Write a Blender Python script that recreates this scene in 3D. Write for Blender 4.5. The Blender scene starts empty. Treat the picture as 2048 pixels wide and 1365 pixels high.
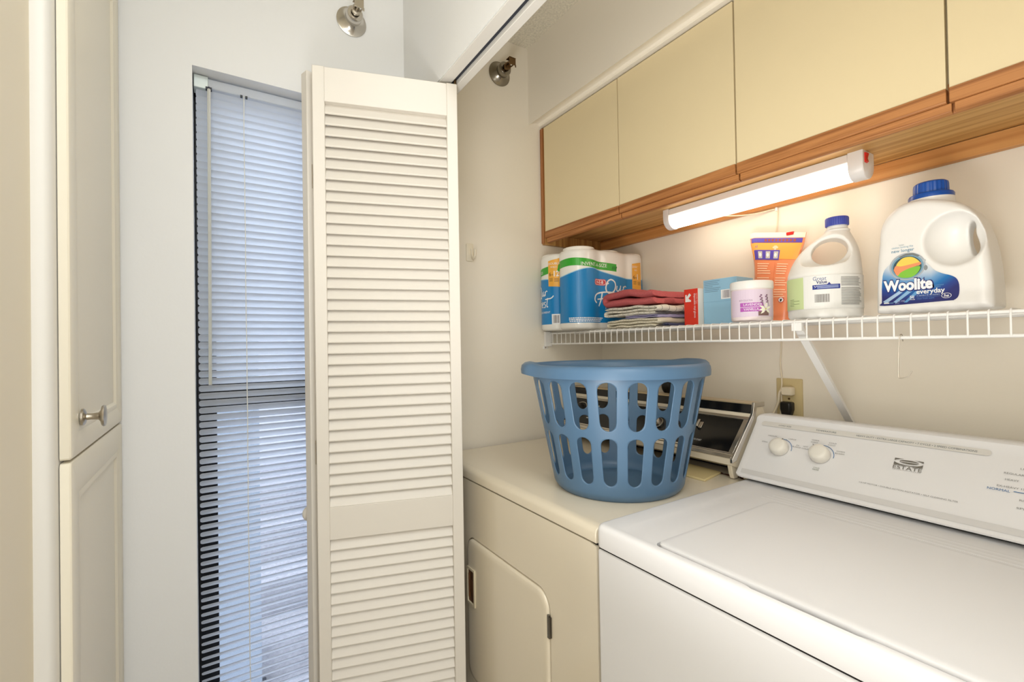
import bpy, bmesh, math, random
from mathutils import Vector, Matrix, noise
from mathutils.geometry import tessellate_polygon
random.seed(7)
SC = bpy.context.scene
COL = SC.collection
PI = math.pi

# ------------------------------------------------------------------ camera
def cam_axes(yaw, p, r):
    f = Vector((-math.sin(yaw)*math.cos(p), math.cos(yaw)*math.cos(p), math.sin(p)))
    rt = Vector((math.cos(yaw), math.sin(yaw), 0)); up = rt.cross(f)
    return rt*math.cos(r)+up*math.sin(r), -rt*math.sin(r)+up*math.cos(r), f
_rt, _up, _f = cam_axes(0.99857, 0.00892, -0.01652)
cd = bpy.data.cameras.new('camera'); cam = bpy.data.objects.new('camera', cd); COL.objects.link(cam)
cam.matrix_world = Matrix(((_rt.x,_up.x,-_f.x,1.41687),(_rt.y,_up.y,-_f.y,-1.35605),(_rt.z,_up.z,-_f.z,1.26282),(0,0,0,1)))
cd.sensor_width = 36; cd.lens = 929.108/2048*36; cd.clip_start = 0.01
SC.camera = cam
SC.view_settings.view_transform = 'Standard'; SC.view_settings.look = 'None'
SC.view_settings.gamma = 1; SC.view_settings.use_curve_mapping = False
SC.view_settings.exposure = 0.22

# ------------------------------------------------------------------ light
wd = bpy.data.worlds.new('sky'); SC.world = wd; wd.use_nodes = True
bg = wd.node_tree.nodes['Background']; bg.inputs[0].default_value = (0.90,0.93,1.0,1); bg.inputs[1].default_value = 3.8
def area(name, loc, to, sx, sy, power, col):
    ld = bpy.data.lights.new(name, 'AREA'); ld.shape = 'RECTANGLE'; ld.size = sx; ld.size_y = sy
    ld.energy = power; ld.color = col
    o = bpy.data.objects.new(name, ld); COL.objects.link(o); o.location = loc
    o.rotation_euler = (Vector(to)-Vector(loc)).to_track_quat('-Z','Y').to_euler(); return o
area('hall_ceiling_light', (1.95,-1.2,2.46), (1.95,-1.2,0), 1.6, 0.5, 14.0, (0.88,0.94,1.0))
area('hall_opening_light', (3.4,-1.2,1.35), (0,-1.1,1.25), 0.7, 2.2, 9.0, (0.93,0.97,1.0))
area('hall_fill_light', (1.25,-1.565,1.40), (.70,0,1.35), 0.75, 1.1, 7.5, (1.0,0.99,0.98))  # added fill on the wall behind the camera, no window there
bl_ = area('bounce_fill', (1.20,-1.38,.80), (.70,-.35,2.25), 0.5, 0.30, 2.9, (1.0,0.99,0.98)); bl_.data.spread = math.radians(95)  # added upward fill standing in for bounced light on soffit and cabinets

# ------------------------------------------------------------------ materials
def lin(c):
    return tuple(((v/255)/12.92 if v/255<=0.04045 else (((v/255)+0.055)/1.055)**2.4) for v in c)+(1,)
def mat(name, col, rough=0.5, metal=0.0, bump=0.0, bscale=60, emis=None, estr=0, spec=None, trans=0, sss=0, vary=0, coat=0):
    m = bpy.data.materials.new(name); m.use_nodes = True; nt = m.node_tree; b = nt.nodes['Principled BSDF']
    b.inputs['Base Color'].default_value = lin(col); b.inputs['Roughness'].default_value = rough; b.inputs['Metallic'].default_value = metal
    if spec is not None: b.inputs['Specular IOR Level'].default_value = spec
    if coat: b.inputs['Coat Weight'].default_value = coat; b.inputs['Coat Roughness'].default_value = 0.08
    if emis: b.inputs['Emission Color'].default_value = lin(emis); b.inputs['Emission Strength'].default_value = estr
    if trans: b.inputs['Transmission Weight'].default_value = trans
    if sss:
        b.inputs['Subsurface Weight'].default_value = sss; b.inputs['Subsurface Radius'].default_value = (0.02,0.02,0.02); b.inputs['Subsurface Scale'].default_value = 0.5
    if bump or vary:
        tc = nt.nodes.new('ShaderNodeTexCoord'); n = nt.nodes.new('ShaderNodeTexNoise'); n.inputs['Scale'].default_value = bscale; n.inputs['Detail'].default_value = 5
        nt.links.new(tc.outputs['Object'], n.inputs['Vector'])
        if bump:
            bp = nt.nodes.new('ShaderNodeBump'); bp.inputs['Strength'].default_value = bump; bp.inputs['Distance'].default_value = 0.002
            nt.links.new(n.outputs['Fac'], bp.inputs['Height']); nt.links.new(bp.outputs['Normal'], b.inputs['Normal'])
        if vary:
            r = nt.nodes.new('ShaderNodeValToRGB'); c = lin(col)
            r.color_ramp.elements[0].position = .3; r.color_ramp.elements[1].position = .7
            r.color_ramp.elements[0].color = tuple(x*(1-vary) for x in c[:3])+(1,); r.color_ramp.elements[1].color = c
            nt.links.new(n.outputs['Fac'], r.inputs['Fac']); nt.links.new(r.outputs['Color'], b.inputs['Base Color'])
    return m
def wood(name, dark, light, axis='X', scale=1.0, rough=0.5):
    m = bpy.data.materials.new(name); m.use_nodes = True; nt = m.node_tree; b = nt.nodes['Principled BSDF']
    tc = nt.nodes.new('ShaderNodeTexCoord'); mp = nt.nodes.new('ShaderNodeMapping')
    s = {'X':(3,90,90),'Y':(90,3,90),'Z':(90,90,3)}[axis]; mp.inputs['Scale'].default_value = tuple(v*scale for v in s)
    n = nt.nodes.new('ShaderNodeTexNoise'); n.inputs['Scale'].default_value = 1.0; n.inputs['Detail'].default_value = 6; n.inputs['Distortion'].default_value = 0.6
    r = nt.nodes.new('ShaderNodeValToRGB'); r.color_ramp.elements[0].position = .35; r.color_ramp.elements[1].position = .62
    r.color_ramp.elements[0].color = lin(dark); r.color_ramp.elements[1].color = lin(light)
    nt.links.new(tc.outputs['Object'], mp.inputs['Vector']); nt.links.new(mp.outputs['Vector'], n.inputs['Vector'])
    nt.links.new(n.outputs['Fac'], r.inputs['Fac']); nt.links.new(r.outputs['Color'], b.inputs['Base Color'])
    bp = nt.nodes.new('ShaderNodeBump'); bp.inputs['Strength'].default_value = .15; bp.inputs['Distance'].default_value = .001
    nt.links.new(n.outputs['Fac'], bp.inputs['Height']); nt.links.new(bp.outputs['Normal'], b.inputs['Normal'])
    b.inputs['Roughness'].default_value = rough
    return m
def stripes(name, base, dark, sx, sy, th=0.06, rough=0.95):
    """woven check lines"""
    m = mat(name, base, rough, bump=.6, bscale=500); nt = m.node_tree; b = nt.nodes['Principled BSDF']
    uv = nt.nodes.new('ShaderNodeUVMap'); sp = nt.nodes.new('ShaderNodeSeparateXYZ'); nt.links.new(uv.outputs[0], sp.inputs[0])
    outs = []
    for k, s in ((0,sx),(1,sy)):
        if not s: continue
        mu = nt.nodes.new('ShaderNodeMath'); mu.operation='MULTIPLY'; mu.inputs[1].default_value = s; nt.links.new(sp.outputs[k], mu.inputs[0])
        fr = nt.nodes.new('ShaderNodeMath'); fr.operation='FRACT'; nt.links.new(mu.outputs[0], fr.inputs[0])
        lt = nt.nodes.new('ShaderNodeMath'); lt.operation='LESS_THAN'; lt.inputs[1].default_value = th; nt.links.new(fr.outputs[0], lt.inputs[0]); outs.append(lt)
    o = outs[0]
    if len(outs) > 1:
        mx = nt.nodes.new('ShaderNodeMath'); mx.operation='MAXIMUM'; nt.links.new(outs[0].outputs[0], mx.inputs[0]); nt.links.new(outs[1].outputs[0], mx.inputs[1]); o = mx
    mix = nt.nodes.new('ShaderNodeMix'); mix.data_type='RGBA'; mix.inputs[6].default_value = lin(base); mix.inputs[7].default_value = lin(dark)
    nt.links.new(o.outputs[0], mix.inputs[0]); nt.links.new(mix.outputs[2], b.inputs['Base Color'])
    return m

M = {}
M['wall'] = mat('wall_paint', (235,235,234), .6, bump=.12, bscale=90)
M['closet'] = mat('closet_lamp_tint_paint', (240,232,216), .6, bump=.12, bscale=90)  # cream tint puts the warm cast of the strip light into the walls
M['ceil'] = mat('popcorn_ceiling', (232,224,204), .95, bump=1.0, bscale=140, vary=.25)
M['trim'] = mat('trim_paint', (228,225,218), .4)
M['floor'] = mat('vinyl_floor', (176,160,135), .4, vary=.2, bscale=8)
M['lino'] = mat('louver_paint', (228,222,212), .42, bump=.05, bscale=30)
M['cabp'] = mat('cabinet_paint', (236,228,208), .38)
M['lam'] = mat('cream_laminate', (229,212,172), .45, vary=.03, bscale=3)
M['oak'] = wood('oak', (140,84,40), (188,128,74), 'X')
M['oakz'] = wood('oak_upright', (134,80,38), (180,120,70), 'Z')
M['ply'] = wood('plywood_underside', (176,128,66), (212,168,104), 'X', .8)
M['plyz'] = wood('plywood_side', (160,112,56), (204,158,94), 'Z', .8)
M['pine'] = wood('pine_cleat', (184,122,62), (214,156,92), 'X', .5)
M['washw'] = mat('washer_enamel', (231,230,230), .42)
M['wcons'] = mat('washer_console', (234,233,233), .35)
M['almond'] = mat('almond_enamel', (231,220,198), .22, coat=.4)
M['dark'] = mat('black_plastic', (14,13,14), .35)
M['blackg'] = mat('black_glass_panel', (10,9,10), .15)
M['chrome'] = mat('chrome_trim', (205,200,192), .22, 1.0)
M['brushed'] = mat('brushed_nickel', (190,182,168), .32, 1.0)
M['oldbrass'] = mat('tarnished_brass', (120,96,66), .35, 1.0)
M['basket'] = mat('blue_plastic', (82,114,144), .38, spec=.5)
M['wire'] = mat('white_vinyl_wire', (240,238,234), .35)
M['slat'] = mat('blind_vinyl', (244,246,248), .5)
M['clear'] = mat('wand_plastic', (226,226,216), .25, trans=.35)
M['cord'] = mat('blind_cord', (236,234,224), .8)
M['bronze'] = mat('dark_bronze_frame', (22,22,26), .4, .5)
M['jugw'] = mat('white_hdpe', (244,242,238), .32, sss=.15)
M['bleach'] = mat('bleach_hdpe', (246,245,240), .4, sss=.2)
M['capblue'] = mat('blue_cap', (24,82,170), .3)
M['capviolet'] = mat('violet_blue_cap', (68,82,178), .35)
M['paper'] = mat('paper_roll', (246,242,234), .8, bump=.1)
M['film'] = mat('plastic_wrap', (244,242,236), .28, coat=.6)
M['redbox'] = mat('red_carton', (224,56,38), .5)
M['whitec'] = mat('white_carton', (240,236,228), .5)
M['bluebox'] = mat('blue_carton', (150,196,224), .6)
M['orange'] = mat('orange_film', (246,146,98), .3, coat=.5)
M['red'] = mat('red_plastic', (214,34,26), .4)
M['terry'] = mat('red_terry', (208,104,106), .98, bump=1.0, bscale=420, vary=.22)
M['towelw'] = stripes('striped_dishcloth', (232,226,212), (84,82,84), 45, 34, .05)
M['towelc'] = stripes('cream_dishcloth', (226,218,196), (92,88,84), 90, 0, .05)
M['lav'] = mat('lavender_cloth', (176,170,206), .95, bump=.6, bscale=400)
M['navy'] = mat('navy_cloth', (64,68,100), .95, bump=.6, bscale=400)
M['ivory'] = mat('ivory_plate', (206,188,140), .4)
M['ivcord'] = mat('ivory_cord', (226,214,188), .5)
M['rust'] = mat('rust_stain', (92,48,26), .9, bump=.5, vary=.4, bscale=200)
M['stucco'] = mat('exterior_stucco', (168,172,186), .9, bump=.5, bscale=80)
M['concrete'] = mat('exterior_concrete', (164,166,176), .9, vary=.25, bscale=60)
M['extdark'] = mat('exterior_dark_metal', (40,44,56), .5)
M['void'] = mat('unlit_cavity', (18,14,12), .9)
def ink(c, r=.5): 
    k = 'ink_%02x%02x%02x' % tuple(c)
    if k not in M: M[k] = mat(k, c, r)
    return M[k]
m = mat('light_diffuser', (255,250,240), .3, emis=(255,240,220), estr=4.4); M['diff'] = m
# translucent blind vinyl
nt = M['slat'].node_tree; b = nt.nodes['Principled BSDF']; o = nt.nodes['Material Output']
tr = nt.nodes.new('ShaderNodeBsdfTranslucent'); tr.inputs[0].default_value = lin((226,232,240)); mx = nt.nodes.new('ShaderNodeMixShader'); mx.inputs[0].default_value = .5
nt.links.new(b.outputs[0], mx.inputs[1]); nt.links.new(tr.outputs[0], mx.inputs[2]); nt.links.new(mx.outputs[0], o.inputs[0])
# glass
g = bpy.data.materials.new('window_glass'); g.use_nodes = True; nt = g.node_tree; nt.nodes.remove(nt.nodes['Principled BSDF'])
gl = nt.nodes.new('ShaderNodeBsdfGlossy'); gl.inputs['Roughness'].default_value = .02; tp = nt.nodes.new('ShaderNodeBsdfTransparent'); tp.inputs[0].default_value = (.93,.95,.96,1)
mx = nt.nodes.new('ShaderNodeMixShader'); mx.inputs[0].default_value = .06
nt.links.new(tp.outputs[0], mx.inputs[1]); nt.links.new(gl.outputs[0], mx.inputs[2]); nt.links.new(mx.outputs[0], nt.nodes['Material Output'].inputs[0]); M['glass'] = g

# ------------------------------------------------------------------ mesh helpers
BASE = {}
def empty(name, loc, label, cat, group=None):
    o = bpy.data.objects.new(name, None); COL.objects.link(o); o.location = loc; o.empty_display_size = .05
    o['label'] = label; o['category'] = cat
    if group: o['group'] = group
    BASE[o] = Vector(loc); return o
def link(name, bm, mats, parent=None, T=None, bevel=0, seg=2, smooth=40, label=None, cat=None, kind=None):
    if T: bm.transform(T)
    if parent is not None:
        bm.transform(Matrix.Translation(-BASE[parent]))
    bmesh.ops.recalc_face_normals(bm, faces=bm.faces)
    me = bpy.data.meshes.new(name); bm.to_mesh(me); bm.free()
    if not isinstance(mats, (list,tuple)): mats = [mats]
    for mm in mats: me.materials.append(mm)
    if smooth:
        for p in me.polygons: p.use_smooth = True
        me.set_sharp_from_angle(angle=math.radians(smooth))
    o = bpy.data.objects.new(name, me); COL.objects.link(o)
    if parent is not None:
        o.parent = parent; BASE[o] = BASE[parent]
    else: BASE[o] = Vector((0,0,0))
    if bevel:
        md = o.modifiers.new('bevel','BEVEL'); md.width = bevel; md.segments = seg; md.limit_method='ANGLE'; md.angle_limit = math.radians(35)
    if label: o['label'] = label
    if cat: o['category'] = cat
    if kind: o['kind'] = kind
    return o
def B(): return bmesh.new()
def box(bm, a, b, mi=0, T=None):
    a = Vector(a); b = Vector(b)
    v = [bm.verts.new((x,y,z)) for x in (a.x,b.x) for y in (a.y,b.y) for z in (a.z,b.z)]
    if T:
        for q in v: q.co = T @ q.co
    for idx in ((0,1,3,2),(4,6,7,5),(0,4,5,1),(2,3,7,6),(0,2,6,4),(1,5,7,3)):
        f = bm.faces.new([v[i] for i in idx]); f.material_index = mi
    return bm
def loft(bm, rings, cap0=True, cap1=True, mi=0, closed=True, close_u=False):
    R = [[bm.verts.new(p) for p in r] for r in rings]
    n = len(R[0]); m = len(R)
    for i in range(m if close_u else m-1):
        a, b_ = R[i], R[(i+1)%m]
        for j in range(n if closed else n-1):
            f = bm.faces.new((a[j],a[(j+1)%n],b_[(j+1)%n],b_[j])); f.material_index = mi
    if not close_u:
        if cap0: bm.faces.new(list(reversed(R[0]))).material_index = mi
        if cap1: bm.faces.new(R[-1]).material_index = mi
    return R
def prism(bm, poly, axis, a, b, mi=0):
    def P(p,t):
        return {'x':(t,p[0],p[1]),'y':(p[0],t,p[1]),'z':(p[0],p[1],t)}[axis]
    loft(bm, [[P(p,a) for p in poly],[P(p,b) for p in poly]], mi=mi)
def tube(bm, pts, r, n=10, mi=0, closed=False, caps=True):
    pts = [Vector(p) for p in pts]; m = len(pts); rings = []
    prev = None
    for i in range(m):
        if closed: t = (pts[(i+1)%m]-pts[i-1]).normalized()
        else: t = (pts[min(i+1,m-1)]-pts[max(i-1,0)]).normalized()
        if prev is None:
            u = t.orthogonal().normalized()
        else:
            u = (prev - t*prev.dot(t)); u = u.normalized() if u.length>1e-6 else t.orthogonal().normalized()
        prev = u; w = t.cross(u); rr = r[i] if isinstance(r,(list,tuple)) else r
        rings.append([pts[i]+(u*math.cos(2*PI*k/n)+w*math.sin(2*PI*k/n))*rr for k in range(n)])
    loft(bm, rings, caps, caps, mi, True, closed)
def smoothpath(pts, k=6):
    pts = [Vector(p) for p in pts]; out = []
    for i in range(len(pts)-1):
        p0 = pts[max(i-1,0)]; p1 = pts[i]; p2 = pts[i+1]; p3 = pts[min(i+2,len(pts)-1)]
        for j in range(k):
            t = j/k
            out.append(0.5*((2*p1)+(p2-p0)*t+(2*p0-5*p1+4*p2-p3)*t*t+(-p0+3*p1-3*p2+p3)*t*t*t))
    out.append(pts[-1]); return out
def lathe(bm, prof, n=32, mi=0, T=None, cap=True):
    rings = [[Vector((r*math.cos(2*PI*k/n), r*math.sin(2*PI*k/n), z)) for k in range(n)] for r,z in prof]
    if T: rings = [[T@p for p in r] for r in rings]
    loft(bm, rings, cap, cap, mi)
def rrect(x0,y0,x1,y1,r,n=6):
    pts = []
    for cx,cy,a in ((x1-r,y1-r,0),(x0+r,y1-r,90),(x0+r,y0+r,180),(x1-r,y0+r,270)):
        for k in range(n+1):
            t = math.radians(a+90*k/n); pts.append((cx+r*math.cos(t), cy+r*math.sin(t)))
    return pts
def rot_to(axis):  # matrix taking +z to axis
    return Vector((0,0,1)).rotation_difference(Vector(axis)).to_matrix().to_4x4()
TR = Matrix.Translation

# printed graphics: flat polygons and lettering laid on a surface by a mapping function
_fc = {}
def text2d(s, size, shear=0, bold=0, spacing=1.0):
    key = (s, shear, bold, spacing)
    if key not in _fc:
        cu = bpy.data.curves.new('t','FONT'); cu.body = s; cu.size = 1; cu.shear = shear; cu.offset = bold; cu.resolution_u = 3; cu.space_character = spacing
        ob = bpy.data.objects.new('t', cu); COL.objects.link(ob); bpy.context.view_layer.update()
        dg = bpy.context.evaluated_depsgraph_get(); me = bpy.data.meshes.new_from_object(ob.evaluated_get(dg))
        _fc[key] = ([v.co.copy() for v in me.vertices], [list(p.vertices) for p in me.polygons])
        bpy.data.objects.remove(ob); bpy.data.curves.remove(cu); bpy.data.meshes.remove(me)
    vs, fs = _fc[key]
    return [(v.x*size, v.y*size) for v in vs], fs
class Print:
    def __init__(s): s.bm = B(); s.mats = []
    def mi(s, m):
        if m not in s.mats: s.mats.append(m)
        return s.mats.index(m)
    def poly(s, pts, m, lift=0):
        tri = tessellate_polygon([[Vector((p[0],p[1],0)) for p in pts]])
        vs = [s.bm.verts.new((p[0],p[1],lift)) for p in pts]; k = s.mi(m)
        for t in tri:
            try:
                f = s.bm.faces.new([vs[i] for i in t]); f.material_index = k
            except ValueError: pass
    def rect(s, x0,y0,x1,y1, m, lift=0): s.poly([(x0,y0),(x1,y0),(x1,y1),(x0,y1)], m, lift)
    def ell(s, cx,cy,rx,ry, m, lift=0, n=32): s.poly([(cx+rx*math.cos(2*PI*k/n), cy+ry*math.sin(2*PI*k/n)) for k in range(n)], m, lift)
    def line(s, pts, w, m, lift=0):
        pts = [Vector((p[0],p[1])) for p in pts]; L=[];Rr=[]
        for i,p in enumerate(pts):
            t = (pts[min(i+1,len(pts)-1)]-pts[max(i-1,0)]); t = t.normalized() if t.length else Vector((1,0)); n = Vector((-t.y,t.x))
            L.append(p+n*w/2); Rr.append(p-n*w/2)
        k = s.mi(m); a=[s.bm.verts.new((p.x,p.y,lift)) for p in L]; b_=[s.bm.verts.new((p.x,p.y,lift)) for p in Rr]
        for i in range(len(pts)-1):
            f = s.bm.faces.new((a[i],a[i+1],b_[i+1],b_[i])); f.material_index = k
    def text(s, t, x, y, size, m, lift=0, align='l', sx=1.0, shear=0, bold=0, spacing=1.0, rot=0, width=None):
        vs, fs = text2d(t, size, shear, bold, spacing)
        xs = [v[0] for v in vs]; w = max(xs)-min(xs)
        if width: sx = width/w
        off = {'l':-min(xs)*sx, 'c':-(min(xs)+w/2)*sx, 'r':-(max(xs))*sx}[align]; k = s.mi(m); c,sn = math.cos(rot), math.sin(rot)
        nv = []
        for vx,vy in vs:
            px = vx*sx+off; nv.append(s.bm.verts.new((x+px*c-vy*sn, y+px*sn+vy*c, lift)))
        for f in fs:
            try:
                q = s.bm.faces.new([nv[i] for i in f]); q.material_index = k
            except ValueError: pass
    def bars(s, x0,y0,x1,y1, m, lift=0, seed=1):
        rnd = random.Random(seed); x = x0
        while x < x1:
            w = (x1-x0)*rnd.choice((.015,.03,.045)); s.rect(x,y0,min(x+w,x1),y1,m,lift); x += w+(x1-x0)*rnd.choice((.015,.03,.03))
    def build(s, name, parent, fn, stepx=0, stepy=0, label=None):
        bm = s.bm
        for ax,st in ((0,stepx),(1,stepy)):
            if not st: continue
            lo = min(v.co[ax] for v in bm.verts); hi = max(v.co[ax] for v in bm.verts); x = math.floor(lo/st)*st
            while x < hi:
                if x > lo:
                    co = Vector((0,0,0)); co[ax] = x; no = Vector((0,0,0)); no[ax] = 1
                    bmesh.ops.bisect_plane(bm, geom=bm.verts[:]+bm.edges[:]+bm.faces[:], plane_co=co, plane_no=no)
                x += st
        for v in bm.verts: v.co = Vector(fn(v.co.x, v.co.y, v.co.z))
        if parent is not None: bm.transform(TR(-BASE[parent]))
        me = bpy.data.meshes.new(name); bm.to_mesh(me); bm.free()
        for mm in s.mats: me.materials.append(mm)
        o = bpy.data.objects.new(name, me); COL.objects.link(o)
        if parent is not None: o.parent = parent; BASE[o] = BASE[parent]
        if label: o['label'] = label
        return o
def struct(name, bm, mm, label, **k):
    return link(name, bm, mm, label=label, cat=name.split('_')[0].split('.')[0], kind='structure', **k)

# ================================================================== SETTING
XR = 1.585; YH = -0.836; ZH = 1.983; ZC = 2.372; ZR = 2.48; YB = -1.573; XE = 3.6
WY0, WY1, WZ0, WZ1 = -1.394, -0.93, 0.10, 1.987
bm = B(); box(bm, (-.3,-1.75,-.1), (XE,.15,0)); struct('floor', bm, M['floor'], 'vinyl floor under the washer and dryer')
bm = B()
for a,b_ in (((-.12,-1.75,0),(0,WY0,2.6)), ((-.12,WY0,0),(0,WY1,WZ0)), ((-.12,WY0,WZ1),(0,WY1,2.6)), ((-.12,WY1,0),(0,-.772,2.6))): box(bm, a, b_)
bmesh.ops.remove_doubles(bm, verts=bm.verts, dist=1e-5)
struct('wall_left', bm, M['wall'], 'white wall with the tall blind-covered window', smooth=0)
bm = B(); box(bm, (-.12,-.772,0), (0,.12,2.6)); struct('wall_side', bm, M['closet'], 'closet side wall with the small hook, warm lamp light in its paint', smooth=0)
bm = B(); box(bm, (0,0,0), (XR,.12,2.6)); struct('wall_back', bm, M['closet'], 'back wall of the laundry closet, warm lamp light in its paint', smooth=0)
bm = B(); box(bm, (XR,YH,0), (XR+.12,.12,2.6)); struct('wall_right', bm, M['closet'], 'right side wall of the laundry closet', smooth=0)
bm = B(); box(bm, (0,YH,ZH), (XR,YH+.012,ZR)); box(bm, (0,YH+.012,ZH+.02),(XR,-.7713,ZR))
box(bm, (XR+.12,YH,0),(XE,YH+.12,ZR)); struct('wall_front', bm, M['wall'], 'white wall above the closet opening', smooth=0)
bm = B(); box(bm, (.49,YB-.12,0), (XE,YB,ZR)); struct('wall_hall', bm, mat('hall_cream_paint', (238,228,206), .6), 'cream wall at the left edge of the photo', smooth=0)
bm = B(); box(bm, (0,-1.75,ZR), (XE,YH+.012,ZR+.1)); struct('ceiling', bm, M['ceil'], 'hall ceiling', smooth=0)
bm = B(); box(bm, (0,-.7713,ZC), (XR,0,ZC+.1)); struct('ceiling.001', bm, M['ceil'], 'textured cream ceiling inside the closet', smooth=0)
# soffit with coved underside down to the cabinets
bm = B(); prof = [(0,ZC),(-.3535,ZC),(-.3535,2.0865)]
for k in range(1,7):
    t = k/6*PI/2; prof.append((-.3535+.048*math.sin(t)*1.0, 2.0865+.012*math.sin(2*t)+.004*math.sin(t)))
prof += [(-.29,2.088),(0,2.088)]
prism(bm, prof, 'x', 0, XR); struct('wall_soffit', bm, M['closet'], 'soffit above the wall cabinets, warm lamp light in its paint', smooth=30)
# header trim and bifold track
bm = B(); box(bm, (.0,YH+.002,ZH-.004),(XR,-.8035,ZH)); box(bm, (.0,-.7935,ZH-.012),(XR,-.7713,ZH+.03)); 
struct('trim_1', bm, M['trim'], 'white trim along the head of the closet opening', bevel=.0015)
bm = B(); box(bm, (.0,-.8035,ZH+.001),(XR,-.7935,ZH+.02)); struct('trim_2', bm, M['extdark'], 'dark slot of the bifold door track', smooth=0)
# painted trim strip beside the tall cabinet
bm = B(); prism(bm, [(.30,-1.60),(.492,-1.60),(.492,-1.5735),(.4925,-1.560),(.489,-1.554),(.478,-1.551),(.30,-1.551)], 'z', 0, ZR)
struct('trim_3', bm, M['trim'], 'white upright trim strip left of the tall cabinet', smooth=50)
bm = B(); box(bm, (.0,-1.60,0),(.30,-1.585,ZR)); struct('wall_recess', bm, M['wall'], 'wall behind the tall cabinet', smooth=0)
bm = B(); box(bm, (XE,-1.75,0),(XE+.1,YH+.12,ZR)); struct('wall_end', bm, M['wall'], 'wall at the far end of the hall', smooth=0)

# window
w1 = empty('window_1', (-.09,(WY0+WY1)/2,WZ0), 'tall narrow window with a dark frame behind the blind', 'window'); w1['kind'] = 'structure'
bm = B()
for a,b_ in (((-.115,WY0,WZ0),(-.085,WY0+.046,WZ1)), ((-.115,WY1-.04,WZ0),(-.085,WY1,WZ1)), ((-.115,WY0,WZ0),(-.085,WY1,WZ0+.05)), ((-.115,WY0,WZ1-.04),(-.085,WY1,WZ1)), ((-.113,WY0,1.108),(-.087,WY1,1.178))): box(bm, a, b_)
link('window_frame', bm, M['bronze'], w1, bevel=.002, label='dark bronze frame')
bm = B(); box(bm, (-.102,WY0+.04,WZ0+.04),(-.098,WY1-.035,WZ1-.03)); link('pane', bm, M['glass'], w1, smooth=0)
# outside
bm = B(); box(bm, (-4.2,-4,-.35),(-.14,2.5,-.30)); struct('floor_outside', bm, M['concrete'], 'pale concrete ground outside the window', smooth=0)
bm = B(); box(bm, (-2.6,-4,-.3),(-2.4,2.5,2.9)); struct('wall_outside', bm, M['stucco'], 'pale stucco wall outside the window', smooth=0)
bm = B()
for k in range(4): box(bm, (-2.39+0,-4,-.3),(-1.9+.0+k*.28,2.5,-.3+.17*(4-k)))
struct('trim_4', bm, M['concrete'], 'pale concrete steps outside the window', smooth=0)
t = empty('pillar', (-1.08,-1.26,-.3), 'grey square pillar standing outside the window', 'pillar')
bm = B(); box(bm, (-1.16,-1.347,-.3),(-1.0,-1.180,1.6)); link('pillar_shaft', bm, mat('post_paint',(140,152,168),.7), t, bevel=.004)
bm = B(); box(bm, (-1.18,-1.37,-.3),(-.98,-1.16,-.27)); link('base_plate', bm, M['extdark'], t, bevel=.004)

# ================================================================== TALL CABINET (left)
YF = -1.536
tc = empty('tall_cabinet', (.23,-1.56,0), 'tall cream built-in cabinet with panelled doors beside the window', 'cabinet')
bm = B(); box(bm, (.002,-1.584,.02),(.4665,-1.5515,2.4)); link('body', bm, M['cabp'], tc, bevel=.001)
def panel_door(z0, z1, pz0, pz1, name):
    x0,x1 = .010,.468
    bm = B(); n = 5
    def R(i, y, rr=.006): 
        return [(p[0],y,p[1]) for p in rrect(x0+i, z0+i, x1-i, z1-i, max(.0005,rr-i), 3)]
    def Pn(i, y): 
        return [(p[0],y,p[1]) for p in rrect(x0+.055+i, pz0+i, x1-.055-i, pz1-i, .002, 3)]
    loft(bm, [R(0,-1.5495), R(0,YF-.003), R(.0015,YF-.001), R(.004,YF), Pn(-.012,YF), Pn(-.006,YF-.0025), Pn(0,YF-.001), Pn(.004,YF-.0015), Pn(.009,YF-.006), Pn(.014,YF-.006), Pn(.022,YF-.005)])
    return link('door', bm, M['cabp'], tc, smooth=25)
d1 = panel_door(1.100, 2.38, 1.142, 2.055, 'up'); d1['label'] = 'upper panelled door with the knob'
d2 = panel_door(.12, 1.096, .20, 1.034, 'lo'); d2['label'] = 'lower panelled door'
bm = B(); lathe(bm, [(.0135,0),(.0135,.003),(.011,.005),(.0055,.0065),(.005,.012),(.006,.021),(.010,.0238),(.0165,.0255),(.0178,.0275),(.0168,.0295),(.0105,.0305),(0.0005,.031)], 28, T=TR((.4035,YF,1.1575))@rot_to((0,1,0)))
k_ = link('knob', bm, M['brushed'], d1, smooth=50, label='round brushed nickel knob')

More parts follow.
